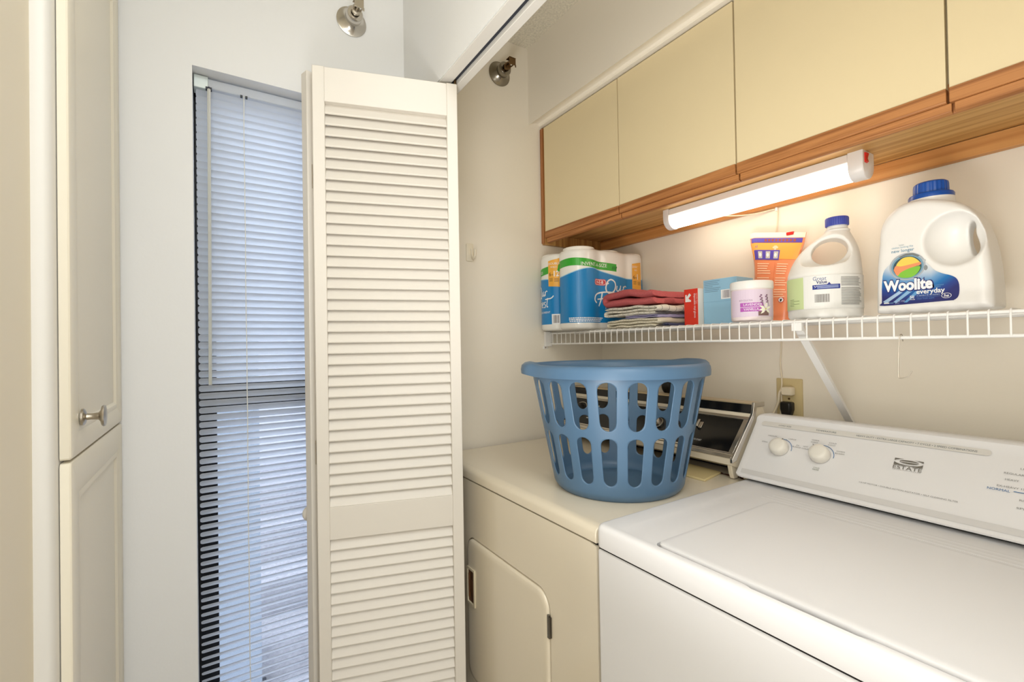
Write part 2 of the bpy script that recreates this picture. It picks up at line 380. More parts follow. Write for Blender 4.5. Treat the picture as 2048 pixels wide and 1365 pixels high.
# ================================================================== BLIND
bl = empty('venetian_blind', (-.03,-1.16,.12), 'pale grey mini blind with clear wand hanging in the tall window', 'blind')
by0, by1 = WY0+.006, WY1-.006
bm = B(); prism(bm, [(-.046,1.956),(-.014,1.956),(-.012,1.958),(-.012,1.979),(-.014,1.981),(-.046,1.981)], 'y', by0, by1); link('headrail', bm, M['slat'], bl, bevel=.001)
bm = B(); box(bm, (-.05,by0-.004,1.951),(-.0095,by0+.028,1.984)); link('mounting_bracket', bm, mat('bracket_metal',(206,214,210),.35,.3), bl, bevel=.0015)
bm = B(); th = math.radians(45.5); pitch = .0191; z = 1.944; rnd = random.Random(3); w = .0252
while z > .15:
    tt = th + math.radians(rnd.uniform(-1.2,1.2)) - (math.radians(2) if z < 1.2 else 0); dz = rnd.uniform(-.0003,.0003)
    ex = [by0,by0+.0016,by0+.005,(by0+by1)/2,by1-.005,by1-.0016,by1]; hw = [.45,.8,1,1,1,.8,.45]
    top = []; bot = []
    for e,h in zip(ex,hw):
        rt_, rb_ = [], []
        for s_ in (-1,-.5,0,.5,1):
            a = s_*w/2*h; cr = .0016*(1-s_*s_)
            X = a*math.cos(tt)+(-cr)*math.sin(tt); Z = a*math.sin(tt)+cr*math.cos(tt)
            rt_.append((-.030+X, e, z+dz+Z)); rb_.append((-.030+X+.0005*math.sin(tt), e, z+dz+Z-.0005*math.cos(tt)))
        top.append(rt_+rb_[::-1])
    loft(bm, top)
    z -= pitch
link('slats', bm, M['slat'], bl, smooth=60)
bm = B(); tube(bm, smoothpath([(-.004,-1.3585,1.948),(-.002,-1.359,1.90),(-.004,-1.3605,1.55),(-.004,-1.3625,1.172)],6), .0042, 6); link('tilt_wand', bm, M['clear'], bl, smooth=0)
bm = B(); box(bm, (-.016,-1.366,1.949),(-.006,-1.352,1.956)); tube(bm, [(-.008,-1.3585,1.956),(-.003,-1.3585,1.948),(-.004,-1.3585,1.930)], .0022, 8); link('wand_hook', bm, M['extdark'], bl)
for yy in (-1.2785, -1.03):
    bm = B(); rnd = random.Random(5); pts = [(-.0155+rnd.uniform(-.0004,.0004), yy+rnd.uniform(-.0005,.0005), zz/100) for zz in range(14,196,6)]+[(-.013,yy,1.958)]
    tube(bm, pts, .0011, 6); tube(bm, [(p[0]-.031,p[1]+.001,p[2]) for p in pts], .0007, 5); link('ladder_cord', bm, M['cord'], bl)
bm = B(); box(bm, (-.0165,-1.287,1.9515),(-.009,-1.282,1.957)); box(bm, (-.0165,-1.275,1.9515),(-.009,-1.270,1.957)); link('cord_slot', bm, M['dark'], bl)
bm = B(); box(bm, (-.040,by0,.118),(-.018,by1,.130)); link('bottom_rail', bm, M['slat'], bl, bevel=.003)

for o_ in bl.children:
    o_.location.x -= .026
# ================================================================== BIFOLD LOUVERED DOOR
bf = empty('door_1', (.16,-.97,.02), 'open cream louvered bifold door folded at the closet opening', 'door'); bf['kind'] = 'structure'
def leaf(A, Bp, z0, z1, label):
    """A = jamb-side corner, Bp = hinge-side corner of the face looking toward the washer"""
    A = Vector((A[0],A[1],0)); Bq = Vector((Bp[0],Bp[1],0)); u = (A-Bq); W = u.length; u.normalize(); n = Vector((-u.y*-1, u.x*-1, 0)); 
    if n.x < 0: n = -n
    T = Matrix(((u.x,n.x,0,Bq.x),(u.y,n.y,0,Bq.y),(0,0,1,0),(0,0,0,1)))
    th = .029; sw = .029
    lf = B(); box(lf, (0,-th,z0),(sw,0,z1)); L = link('stile', lf, M['lino'], bf, T=T, bevel=.002)
    lf = B(); box(lf, (W-sw,-th,z0),(W,0,z1)); link('stile', lf, M['lino'], bf, T=T, bevel=.002)
    for a,b_ in ((z1-.088,z1-.001),(.785,.8655),(z0+.001,z0+.17)):
        lf = B(); box(lf, (sw-.0005,-th+.002,a),(W-sw+.0005,-.002,b_)); link('rail', lf, M['lino'], bf, T=T, bevel=.0012)
    lf = B(); rnd = random.Random(11); p = .0272
    for lo,hi in ((.8655,z1-.088),(z0+.17,.785)):
        nsl = int(round((hi-lo)/p)); pp = (hi-lo)/nsl
        for k in range(nsl):
            zc = lo+pp*(k+.5); a = math.radians(27+rnd.uniform(-.7,.7)); c,s_ = math.cos(a), math.sin(a)
            dn = Vector((0,s_,-c)); nn = Vector((0,c,s_)); ctr = Vector((0,-th/2,zc)); hw, ht = .0172, .003
            q = []
            for k2 in range(8):
                pass
            sec = [(-hw,-ht*.6),(-hw,ht*.6),(-hw*.9,ht),(hw*.9,ht),(hw,ht*.5),(hw,-ht*.5),(hw*.9,-ht),(-hw*.9,-ht)]
            loft(lf, [[ctr+dn*a_+nn*b_+Vector((x,0,0)) for a_,b_ in sec] for x in (sw-.002,W-sw+.002)])
    link('louvers', lf, M['lino'], bf, T=T, smooth=30)
    return T, W
leaf((.2949,-.7961),(.1882,-1.1437), .025, 1.970, 'front')
T2,W2 = leaf((.052,-.803),(.1590,-1.1510), .025, 1.969, 'rear')
bm = B(); lathe(bm, [(.011,0),(.010,.006),(.012,.011),(.0185,.017),(.0205,.024),(.0185,.031),(.010,.036),(.0005,.0375)], 28, T=T2@TR((.022,-.029,.832))@rot_to((0,-1,0)))
link('knob', bm, M['lino'], bf, smooth=60, label='round cream knob')
bm = B(); 
for zz in (.3,1.0,1.7): 
    tube(bm, [(.1585,-1.140,zz-.03),(.1585,-1.140,zz+.03)], .0012, 10)
link('hinge', bm, M['brushed'], bf)
bm = B(); tube(bm, [(.288,-.7985,1.965),(.288,-.7985,1.992)], .0035, 12); link('guide_pin', bm, M['oldbrass'], bf)

# ================================================================== SPRINKLERS
def sprinkler(x, y, z, deflz, label, mm, mm2):
    t = empty('fire_sprinkler', (x,y,z), label, 'sprinkler', 'sidewall fire sprinklers')
    T = TR((x,y,z))@rot_to((1,0,0))
    bm = B(); lathe(bm, [(.001,.0005),(.043,.0005),(.0435,.003),(.040,.004),(.0235,.019),(.0225,.021)], 40, T=T); link('escutcheon', bm, mm, t, smooth=40)
    bm = B(); lathe(bm, [(.0225,.0205),(.0235,.022),(.024,.042),(.021,.046),(.0125,.047),(.0125,.030),(.001,.030)], 32, T=T); link('cup', bm, mm, t, smooth=40)
    bm = B(); lathe(bm, [(.0105,.03),(.0105,.052),(.0125,.053),(.0125,.060),(.0075,.062),(.0075,.066)], 20, T=T)
    link('body', bm, mm2, t, smooth=40)
    bm = B(); 
    for s_ in (-1,1): tube(bm, smoothpath([(x+.058,y+s_*.009,z),(x+.068,y+s_*.013,z),(x+.080,y+s_*.010,z),(x+.088,y+s_*.002,z)],4), .0022, 8)
    tube(bm, [(x+.062,y,z),(x+.086,y,z)], .0026, 10); link('frame_arm', bm, mm2, t)
    bm = B(); box(bm, (x+.088,y-.013,z-.011),(x+.0896,y+.013,z+.013)); box(bm, (x+.068,y-.013,z+.0125),(x+.091,y+.013,z+.0140)); 
    box(bm, (x+.0885,y+.010,z-.017),(x+.0897,y+.0145,z-.008)); link('deflector', bm, mm2, t, bevel=.0004)
sprinkler(0,-.998,2.240,0,'shiny chrome fire sprinkler on the white wall above the window', M['chrome'], M['brushed'])
sprinkler(0,-.480,2.240,0,'dull bronze-toned fire sprinkler inside the closet beside the cabinets', mat('dull_chrome',(150,144,132),.25,1.0), M['oldbrass'])

# ================================================================== WALL HOOK
t = empty('wall_hook', (0,-.605,1.58), 'small white adhesive hook on the closet side wall', 'hook')
bm = B(); loft(bm, [[(x,p[0],p[1]) for p in rrect(-.6250+i,1.553+i,-.5970-i,1.614-i,.004,4)] for x,i in ((.0003,0),(.003,0),(.0042,.0012))]); link('plate', bm, mat('hook_plastic',(240,230,208),.35), t, smooth=50)
bm = B(); tube(bm, smoothpath([(.004,-.605,1.597),(.006,-.605,1.580),(.010,-.605,1.567),(.019,-.605,1.563),(.027,-.605,1.570),(.029,-.605,1.590)],6), [.004]*12+[.0042]*19, 10); link('hook_arm', bm, bpy.data.materials['hook_plastic'], t)
# ================================================================== WALL CABINETS
CX0 = .0208; CW = .37993; YD = -.3008
wc = empty('wall_cabinet', (.8,-.15,1.645), 'row of cream laminate cabinets with oak pulls under the soffit', 'cabinet')
bm = B(); box(bm, (.0015,-.2825,1.700),(XR-.004,-.002,2.080)); link('body', bm, M['lam'], wc, smooth=0)
bm = B(); prism(bm, [(-.281,1.679),(-.281,1.700),(-.02,1.700),(-.02,1.679)], 'x', .0205, XR-.02); link('bottom_panel', bm, M['ply'], wc, smooth=0, label='plywood underside')
bm = B(); box(bm, (.0018,-.2865,1.6405),(.0195,-.002,1.700)); box(bm, (.0018,-.2995,1.6405),(.0205,-.2865,2.082)); link('side_panel', bm, [M['plyz']], wc, bevel=.001, label='plywood side with oak edge')
bm = B(); box(bm, (.0022,-.3045,1.645),(.0175,-.2995,2.079)); link('edge_stile', bm, M['oakz'], wc, bevel=.0012, label='narrow oak stile against the wall')
bm = B(); box(bm, (.0205,-.020,1.641),(XR-.02,-.002,1.6785)); link('back_cleat', bm, M['pine'], wc, bevel=.001, label='knotty pine cleat along the wall')
bm = B(); box(bm, (.0205,-.2885,1.6465),(XR-.02,-.2815,1.6995)); link('face_rail', bm, M['oak'], wc, bevel=.0008)
for k in range(4):
    x0 = CX0+k*CW+.0018; x1 = CX0+(k+1)*CW-.0022
    if k == 3: x1 = XR-.02
    bm = B(); box(bm, (x0,YD,1.687),(x1,-.2890,2.080)); d = link('door', bm, M['lam'], wc, bevel=.0008)
    bm = B(); prism(bm, [(-.3035,1.6875),(-.289,1.6875),(-.289,1.6625),(-.3015,1.6625),(-.3035,1.6645)], 'x', x0+.0005, x1+.0005)
    prism(bm, [(-.2985,1.6622),(-.289,1.6622),(-.289,1.645),(-.2925,1.645),(-.2985,1.6475)], 'x', x0+.006, x1+.006)
    link('door_pull', bm, M['oak'], d, bevel=.0008, label='oak finger pull along the bottom of the door')

# ================================================================== UNDER-CABINET LIGHT
ul = empty('under_cabinet_light', (.715,-.13,1.679), 'lit white fluorescent strip light under the wall cabinets', 'light')
lx0, lx1 = .449, .985
bm = B(); prism(bm, [(-.1575,1.678),(-.103,1.678),(-.100,1.660),(-.108,1.652),(-.150,1.652),(-.1585,1.660)], 'x', lx0+.022, lx1-.030); link('housing', bm, M['wire'], ul, bevel=.001)
bm = B(); sec = [(-.1560,1.6525)]+[(-.1295+.0275*math.cos(PI+PI*k/12), 1.6480+.0265*math.sin(PI+PI*k/12)) for k in range(13)]+[(-.103,1.6525)]
loft(bm, [[(x,p[0],p[1]) for p in sec] for x in (lx0+.021,lx1-.029)]); link('diffuser', bm, M['diff'], ul, smooth=60, label='glowing diffuser')
for a,b_ in ((lx0,lx0+.021),(lx1-.029,lx1)):
    bm = B(); sec2 = [(-.1590,1.679),(-.1595,1.660)]+[(-.1295+.0295*math.cos(PI+PI*k/10), 1.6480+.0285*math.sin(PI+PI*k/10)) for k in range(11)]+[(-.0995,1.660),(-.1005,1.679)]
    def sh(x,i): return [(x,-.1295+(p[0]+.1295)*i,1.679+(p[1]-1.679)*i) for p in sec2]
    loft(bm, [sh(a,.96 if a==lx0 else 1),sh(a+.002,1),sh(b_-.002,1),sh(b_,1 if a==lx0 else .96)]); link('end_cap', bm, M['wire'], ul, smooth=45)
bm = B(); prism(bm, [(lx1,1.652),(lx1+.004,1.654),(lx1+.002,1.662),(lx1+.0045,1.672),(lx1,1.674)], 'y', -.150, -.138); link('rocker_switch', bm, M['red'], ul, label='red rocker switch')

# cord of the light down the wall to the outlet
pc = empty('power_cord', (.728,-.004,1.12), 'thin white cord from the strip light down to the wall outlet', 'cord')
bm = B(); tube(bm, smoothpath([(lx0+.05,-.0985,1.668),(.60,-.06,1.640),(.66,-.028,1.634),(.712,-.006,1.6385),(.722,-.005,1.6365),(.7215,-.005,1.60),(.715,-.005,1.55),(.719,-.0055,1.45),(.7265,-.0065,1.33),(.7245,-.0065,1.24),(.7215,-.0065,1.20),(.7265,-.010,1.155),(.7285,-.015,1.135),(.7275,-.020,1.125)],8), .0019, 8); link('cord', bm, M['ivcord'], pc)
bm = B(); loft(bm, [[(p[0],y,p[1]) for p in rrect(.7335+i,1.1115+i,.7615-i,1.1345-i,.004,4)] for y,i in ((-.0105,0),(-.028,0),(-.031,.002))]); link('plug', bm, M['ivcord'], pc, smooth=40)
bm = B(); tube(bm, smoothpath([(.741,-.024,1.123),(.731,-.026,1.123),(.7255,-.024,1.112),(.7215,-.022,1.09),(.712,-.022,1.065),(.700,-.03,1.035),(.70,-.04,.99)],6), .0034, 8)
tube(bm, smoothpath([(.735,-.023,1.120),(.729,-.018,1.11),(.7275,-.016,1.08),(.7235,-.016,1.05),(.722,-.02,1.0)],6), .0020, 8); link('lower_cord', bm, M['ivcord'], pc)
bm = B(); box(bm, (.7175,-.0095,1.632),(.7235,-.0003,1.642)); link('cord_staple', bm, M['wire'], pc, bevel=.001)

# outlet
ot = empty('wall_outlet', (.742,-.003,1.10), 'ivory wall outlet behind the washer console', 'outlet')
bm = B(); loft(bm, [[(p[0],y,p[1]) for p in rrect(.7085+i,1.0455+i,.7775-i,1.1565-i,.003,4)] for y,i in ((-.0003,0),(-.004,0),(-.0062,.002))]); link('cover_plate', bm, M['ivory'], ot, smooth=40)
for zc in (1.122,1.080):
    bm = B(); loft(bm, [[(.7435+.0172*max(-.8,min(.8,math.cos(2*PI*k/32)))*1.0, y, zc+.0172*math.sin(2*PI*k/32)*1.0) for k in range(32)] for y in (-.006,-.0088)]); link('receptacle', bm, M['ivory'], ot, smooth=30)
bm = B(); lathe(bm, [(.0028,.006),(.0028,.0078),(.0005,.0082)], 12, T=TR((.7435,0,1.1005))@rot_to((0,-1,0))); link('screw', bm, M['oldbrass'], ot)
bp = empty('black_plug', (.7435,-.02,1.075), 'black power plug in the lower half of the outlet', 'plug')
bm = B(); loft(bm, [[(.7435+s_*p[0], -.0095-.02*q, 1.0+p[1]) for p in pp] for s_,q,pp in ((1,0,[(x,z) for x,z in ((-.014,.093),(.014,.093),(.016,.089),(.016,.072),(.009,.052),(-.009,.052),(-.016,.072),(-.016,.089))]),(1,.8,[(x,z) for x,z in ((-.014,.093),(.014,.093),(.016,.089),(.016,.072),(.009,.050),(-.009,.050),(-.016,.072),(-.016,.089))]),(.8,1.1,[(x,z) for x,z in ((-.013,.090),(.013,.090),(.014,.086),(.014,.073),(.008,.053),(-.008,.053),(-.014,.073),(-.014,.086))]))]); link('plug_body', bm, M['dark'], bp, bevel=.0015)
bm = B(); tube(bm, smoothpath([(.7435,-.020,1.056),(.7425,-.021,1.03),(.739,-.023,.99)],5), .0055, 10); link('plug_cord', bm, M['dark'], bp)

# dryer plug on the wall behind the console
dp = empty('dryer_plug', (.355,-.02,1.12), 'black dryer plug on the back wall behind the basket', 'plug')
bm = B(); loft(bm, [[(.355+.036*r*math.cos(2*PI*k/28), y, 1.112+.034*r*math.sin(2*PI*k/28)) for k in range(28)] for y,r in ((-.0004,1),(-.024,1),(-.030,.8))]); link('plug_body', bm, M['dark'], dp, smooth=50)
bm = B(); tube(bm, smoothpath([(.355,-.022,1.085),(.357,-.028,1.05),(.36,-.03,.98)],5), .011, 12); link('plug_cord', bm, M['dark'], dp)

# ================================================================== WIRE SHELF
SY = -.2756; SZ = 1.3060; SZ2 = 1.2648
ws = empty('wire_shelf', (.8,-.15,1.31), 'white vinyl-coated wire shelf on the back wall above the washer', 'shelf')
bm = B()
xs = .76697-.0254*29; k = 0; x = xs
while x < XR-.01:
    tube(bm, [(x,-.012,SZ+.0028)]+[(x,-.09,SZ+.0028),(x,-.18,SZ+.0028),(x,SY+.002,SZ+.0028),(x,SY-.0022,SZ+.0015),(x,SY-.0042,SZ-.002),(x,SY-.0042,SZ2)], .00155, 6); x += .0254
link('deck_wires', bm, M['wire'], ws, smooth=60)
bm = B(); tube(bm, [(.012,SY,SZ-.0020),(XR-.002,SY,SZ-.0020)], .0032, 10); tube(bm, [(.012,SY-.0008,SZ2),(XR-.002,SY-.0008,SZ2)], .0032, 10); link('front_rail', bm, M['wire'], ws)
bm = B(); tube(bm, [(.004,-.150,SZ-.0022),(XR-.002,-.150,SZ-.0022)], .003, 10); tube(bm, [(.004,-.012,SZ-.0010),(XR-.002,-.012,SZ-.0010)], .003, 10); link('rear_rail', bm, M['wire'], ws)
bm = B(); box(bm, (.0005,-.300,1.256),(.012,-.268,1.3115)); box(bm, (.0005,-.305,1.2465),(.0028,-.284,1.2575)); link('end_bracket', bm, M['wire'], ws, bevel=.001)
bm = B(); lathe(bm, [(.0028,.0028),(.0028,.0042),(.0005,.0046)], 12, T=TR((0,-.2945,1.2515))@rot_to((1,0,0))); link('screw', bm, M['brushed'], ws)
# diagonal brace
bm = B(); a = Vector((.8985,-.2725,1.2935)); b_ = Vector((.8985,-.008,1.040)); d = (b_-a).normalized(); nrm = Vector((0,-d.z,d.y))
loft(bm, [[a+Vector((sx*.0085,0,0))+nrm*q*.004 for sx,q in ((-1,-1),(1,-1),(1,1),(.75,1),(.75,-.5),(-.75,-.5),(-.75,1),(-1,1))],[b_+Vector((sx*.0085,0,0))+nrm*q*.004 for sx,q in ((-1,-1),(1,-1),(1,1),(.75,1),(.75,-.5),(-.75,-.5),(-.75,1),(-1,1))]])
box(bm, (.888,-.2795,1.284),(.909,-.270,1.3015)); box(bm, (.889,-.010,1.005),(.908,-.0004,1.048))
link('support_brace', bm, M['wire'], ws, smooth=20)
# bent wire hung from the shelf rail
hk = empty('wire_hanger_hook', (1.080,-.281,1.26), 'thin bent wire hooked over the shelf front rail', 'hook')
bm = B(); tube(bm, smoothpath([(1.0825,-.272,1.258),(1.0825,-.2765,1.2705),(1.0815,-.2835,1.268),(1.0805,-.2845,1.255),(1.0785,-.2840,1.215),(1.0785,-.2840,1.192),(1.0815,-.2840,1.1895),(1.0925,-.2840,1.1935),(1.0985,-.2840,1.2035)],5), .0008, 6); link('bent_wire', bm, M['brushed'], hk)
# ================================================================== PAPER TOWEL PACK
pt = empty('paper_towel_pack', (.129,-.17,1.3125), 'plastic-wrapped pack of white paper towel rolls with blue print in the shelf corner', 'paper towels')
cs = [(x,y) for x in (.068,.19) for y in (-.285,-.17,-.055)]; c0 = Vector((.129,-.17)); pts = []
hull = rrect(.0085,-.3445,.2495,.0045-.002,.059,10)
def ray_poly(poly, d):
    best = 0
    for i in range(len(poly)):
        a = Vector(poly[i])-c0; b_ = Vector(poly[(i+1)%len(poly)])-c0; e = b_-a; den = d.x*e.y-d.y*e.x
        if abs(den) < 1e-12: continue
        t_ = (a.x*e.y-a.y*e.x)/den; s_ = (a.x*d.y-a.y*d.x)/den
        if t_ > 0 and -1e-6 <= s_ <= 1+1e-6: best = max(best,t_)
    return best
for i in range(180):
    d = Vector((math.cos(2*PI*i/180), math.sin(2*PI*i/180))); best = 0
    for c in cs:
        w_ = Vector(c)-c0; b_ = w_.dot(d); disc = .0595**2-(w_.dot(w_)-b_*b_)
        if disc >= 0: best = max(best, b_+math.sqrt(disc))
    h = ray_poly(hull, d); pts.append(c0+d*(best*.35+h*.65))
for _ in range(5): pts = [(pts[i-1]+2*pts[i]+pts[(i+1)%180])/4 for i in range(180)]
OUT = [Vector((max(p.x,.004),min(p.y,-.003))) for p in pts]
PZ0, PZ1 = 1.3130, 1.578
def wob(p, z):
    return 1+.006*noise.noise(Vector((p.x*22,p.y*22,z*16)))
bm = B(); rings = []
for z_,i_ in ((0,.10),(.002,.03),(.008,.0),(.04,0),(.09,0),(.13,0),(.17,0),(.21,0),(.258,0),(.268,.012),(.2735,.05)):
    rings.append([((c0+(p-c0)*(1-i_)*(wob(p,z_) if .01<z_<.25 else 1)).to_3d()+Vector((0,0,PZ0+z_))) for p in OUT])
loft(bm, rings); 
for v in bm.verts: v.co.x = max(v.co.x,.003); v.co.y = min(v.co.y,-.0025)
link('plastic_wrap', bm, M['film'], pt, smooth=60)
for i,(x,y) in enumerate(cs):
    bm = B(); zt = PZ0+[.2760,.2745,.2740,.2810,.2775,.2760][i]; lathe(bm, [(.0545,PZ1-.02),(.0545,zt-.004),(.053,zt-.001),(.050,zt),(.024,zt+.0005),(.021,zt-.004),(.0005,zt-.006)], 32, T=TR((x,y,0)), cap=True); link('paper_roll', bm, M['paper'], pt, smooth=50)
# print: s runs round the outline; s=0 at the point of -y face nearest x=.149
i0 = min(range(180), key=lambda i: (OUT[i]-Vector((.149,-.345))).length); O2 = OUT[i0:]+OUT[:i0]; acc = [0]
for i in range(180): acc.append(acc[-1]+(O2[(i+1)%180]-O2[i]).length)
LT = acc[-1]
import bisect as _bi
def perim(s, z, lift):
    s = s % LT; i = min(_bi.bisect_right(acc, s)-1, 179); t_ = (s-acc[i])/(acc[i+1]-acc[i]); a = O2[i]; b_ = O2[(i+1)%180]; p = a+(b_-a)*t_
    tg = (O2[(i+2)%180]-O2[i-1]); tg.normalize(); n = Vector((tg.y,-tg.x))
    q = c0+(p-c0)*wob(p, z)
    return (q.x+n.x*(.0007+lift), q.y+n.y*(.0007+lift), PZ0+z)
blu, blu2, grn, wht, org, redi, blk = ink((22,132,198),.3), ink((0,98,170),.3), ink((58,170,52),.3), ink((244,244,244),.35), ink((244,178,70),.35), ink((206,46,58),.35), ink((40,40,44))
pr = Print()
def wavy(s): 
    return .184+.020*math.exp(-((s-.13)/.075)**2)-.004*math.cos(s*18)
ss = [-.185+i*.0125 for i in range(53)]
pr.poly([(s,.022) for s in ss]+[(s,wavy(s)) for s in reversed(ss)], blu, .0)
pr.line([(s,wavy(s)) for s in ss], .0025, ink((150,205,235)), .0002)
def band(s): return .222+.006*math.exp(-((s-.06)/.06)**2)+(-.10*max(0,-.02-s) if s<-.02 else 0)-.06*max(0,s-.12)
sb = [-.185+i*.0125 for i in range(36)]
pr.poly([(s,band(s)-.013) for s in sb]+[(s,band(s)+.013) for s in reversed(sb)], grn, .0002)
pr.text('INVENT-A-SIZE', .095, .214, .017, wht, .0004, width=.115)
pr.text('INVENT-A-SIZE', -.18, .206, .013, wht, .0004, width=.075)
for k in range(4): pr.line([(.232+k*.006,.207),(.236+k*.006,.219)], .003, ink((30,110,40)), .0004)
for sx0,zz in ((-.074,.190),(.337,.178)):
    pr.poly([(sx0,zz-.032),(sx0+.044,zz-.036),(sx0+.044,zz+.066),(sx0,zz+.058)], org, .0006)
    pr.text('DOUBLE', sx0+.022, zz+.044, .011, wht, .0008, 'c'); pr.text('ROLLS', sx0+.022, zz+.033, .008, wht, .0008, 'c')
    pr.text('6', sx0+.004, zz+.004, .019, blk, .0008); pr.text('=', sx0+.0145, zz+.004, .012, blk, .0008); pr.text('12', sx0+.022, zz+.002, .028, wht, .0008, bold=.02, width=.020)
    for q in range(3): pr.rect(sx0+.004,zz-.006-q*.0045,sx0+.018,zz-.004-q*.0045,ink((150,110,50)),.0008); pr.rect(sx0+.023,zz-.008-q*.0045,sx0+.040,zz-.006-q*.0045,ink((150,110,50)),.0008)
def our_finest(s0, z0, k, kx):
    # hand lettering drawn as brush strokes
    def st(p, w=.0048): pr.line([(q.x,q.y) for q in smoothpath([(s0+x*kx,z0+y*k,0) for x,y in p],6)], w*k, wht, .0005)
    st([(.036,.098),(.030,.094),(.027,.080),(.030,.066),(.040,.060),(.053,.070),(.058,.088),(.055,.104),(.044,.112),(.034,.106),(.028,.092)],.0055)
    st([(.064,.090),(.062,.074),(.068,.070),(.076,.082),(.078,.092),(.076,.076),(.080,.070),(.086,.078)],.0042)
    st([(.090,.090),(.089,.070),(.092,.086),(.100,.092),(.104,.088)],.0042)
    st([(-.006,.022),(-.014,.032),(-.010,.050),(.006,.060),(.030,.064),(.056,.062)],.0055)
    st([(.016,.060),(.012,.034),(.004,.010)],.0055); st([(-.002,.036),(.012,.038),(.024,.041)],.0042)
    st([(.032,.042),(.029,.018)],.0042); st([(.034,.050),(.035,.052)],.005)
    st([(.042,.042),(.039,.018),(.044,.036),(.052,.042),(.054,.032),(.053,.018)],.0042)
    st([(.062,.030),(.072,.034),(.072,.041),(.065,.041),(.061,.030),(.064,.020),(.074,.020)],.0042)
    st([(.092,.042),(.084,.042),(.082,.035),(.090,.028),(.087,.019),(.079,.019)],.0042)
    st([(.106,.060),(.100,.030),(.102,.020),(.108,.022)],.0045); st([(.088,.054),(.108,.056),(.128,.058),(.140,.068)],.0048)
our_finest(.168,.069,.92,1.35); our_finest(-.158,.069,.80,.74)
pr.poly(rrect(.150,.150,.206,.172,.008,4), redi, .0003); pr.poly(rrect(.152,.152,.204,.170,.007,4), wht, .00035); pr.poly(rrect(.1535,.1535,.2025,.1685,.006,4), redi, .0004); pr.text('H-E-B', .178, .1565, .014, wht, .0006, 'c', bold=.02)
pr.poly(rrect(-.185,.124,-.162,.136,.004,4), redi, .0004); pr.text('H-E-B', -.1735, .1265, .008, wht, .0006, 'c')
pr.text('STRONG & ABSORBENT', -.183, .062, .010, wht, .0004, width=.115); pr.text('STRONG & ABSORBENT', .20, .070, .012, wht, .0004, width=.15)
for q,(a,b_) in enumerate(((.05,.19),(.05,.185),(.052,.18))): 
    x_ = a
    while x_ < b_: 
        w_ = .004+.006*random.random(); pr.rect(x_,.036-q*.0055,min(x_+w_,b_),.0395-q*.0055,wht,.0004); x_ += w_+.0015
pr.rect(-.062,.022,-.030,.058,wht,.0004); pr.bars(-.057,.026,-.035,.054,ink((90,80,76)),.0006)
pr.build('printed_label', pt, perim, .006, 0)

# ================================================================== TOWELS
def folded(name, label, cat, mm, x0, x1, y0, y1, z0, hts, seed, bulge=.0, slope=0, hump=0, T=None, group=None):
    """cloth folded back and forth: layers of given thickness joined by bends"""
    rnd = random.Random(seed); bm = B(); uvl = bm.loops.layers.uv.new('uv'); ny = 15
    n = len(hts); zs = []; z = z0
    for h in hts: zs.append(z+h/2); z += h
    rings = []; path = []; K = 12
    for i,h in enumerate(hts):
        xa, xb = (x0,x1) if i%2==0 else (x1,x0)
        ja = rnd.uniform(-.006,.006)
        for k in range(K+1):
            t_ = k/K; path.append((xa+(xb-xa)*t_, zs[i], h*.5))
        if i < n-1:
            sgn = 1 if xb > xa else -1; R = (zs[i+1]-zs[i])/2; ext = R*.9+ja
            for k in range(1,5):
                a = PI*k/5; path.append((xb+sgn*max(.002,ext)*math.sin(a), zs[i]+R*(1-math.cos(a)), (hts[i]+hts[i+1])*.235))
    L = [0]
    for i in range(1,len(path)): L.append(L[-1]+math.hypot(path[i][0]-path[i-1][0], path[i][1]-path[i-1][1]))
    def nrm(i):
        a = path[max(i-1,0)]; b_ = path[min(i+1,len(path)-1)]; dx, dz = b_[0]-a[0], b_[1]-a[1]; l = math.hypot(dx,dz) or 1
        return -dz/l, dx/l
    cols = []
    for j in range(ny+1):
        v = j/ny; y = y0+(y1-y0)*v; edge = min(v,1-v); tap = min(1, (edge/.03)**.5 if edge < .03 else 1)
        A = []; Bb = []
        for i,(x,z,h) in enumerate(path):
            nx,nz = nrm(i); e = min(L[i],L[-1]-L[i]); te = min(1,.7+e/.008*.3)
            th = h*te*(.35+.65*tap); fx = (x-x0)/(x1-x0)
            w_ = .0035*noise.noise(Vector((x*26+seed,y*20,z*60)))+.0016*noise.noise(Vector((x*90,y*80+seed,z*120)))
            lift = (z-z0)/(sum(hts))*(bulge*math.sin(PI*max(0,min(1,fx)))+slope*fx+hump*math.exp(-((fx-.55)/.18)**2))
            yy = y+(.004*noise.noise(Vector((x*15,z*80,seed+9))))*(1 if edge<.1 else 0)
            zz = max(z+lift+w_, z0+.001+0*h)
            A.append(Vector((x+nx*th, yy, max(zz+nz*th,z0)))); Bb.append(Vector((x-nx*th, yy, max(zz-nz*th,z0))))
        cols.append(A+Bb[::-1])
    V = [[bm.verts.new(p) for p in c] for c in cols]; m = len(V[0]); P_ = len(path)
    def uu(q): return L[q] if q < P_ else L[2*P_-1-q]
    for j in range(ny):
        for i in range(m):
            i2 = (i+1)%m; f = bm.faces.new((V[j][i],V[j][i2],V[j+1][i2],V[j+1][i]))
            for lp,(a,b_) in zip(f.loops, ((i,j),(i2,j),(i2,j+1),(i,j+1))): lp[uvl].uv = (uu(a), b_/ny*(y1-y0)+.012)
    for c in (0,ny):
        for i in range(P_-1):
            q = (V[c][i],V[c][i+1],V[c][m-2-i],V[c][m-1-i])
            f = bm.faces.new(q)
            for lp,a in zip(f.loops,(i,i+1,i+1,i)): lp[uvl].uv = (uu(a), c/ny*(y1-y0)+.012)
    o = link(name, bm, mm, T=T, smooth=80, label=label, cat=cat)
    if group: o['group'] = group
    return o
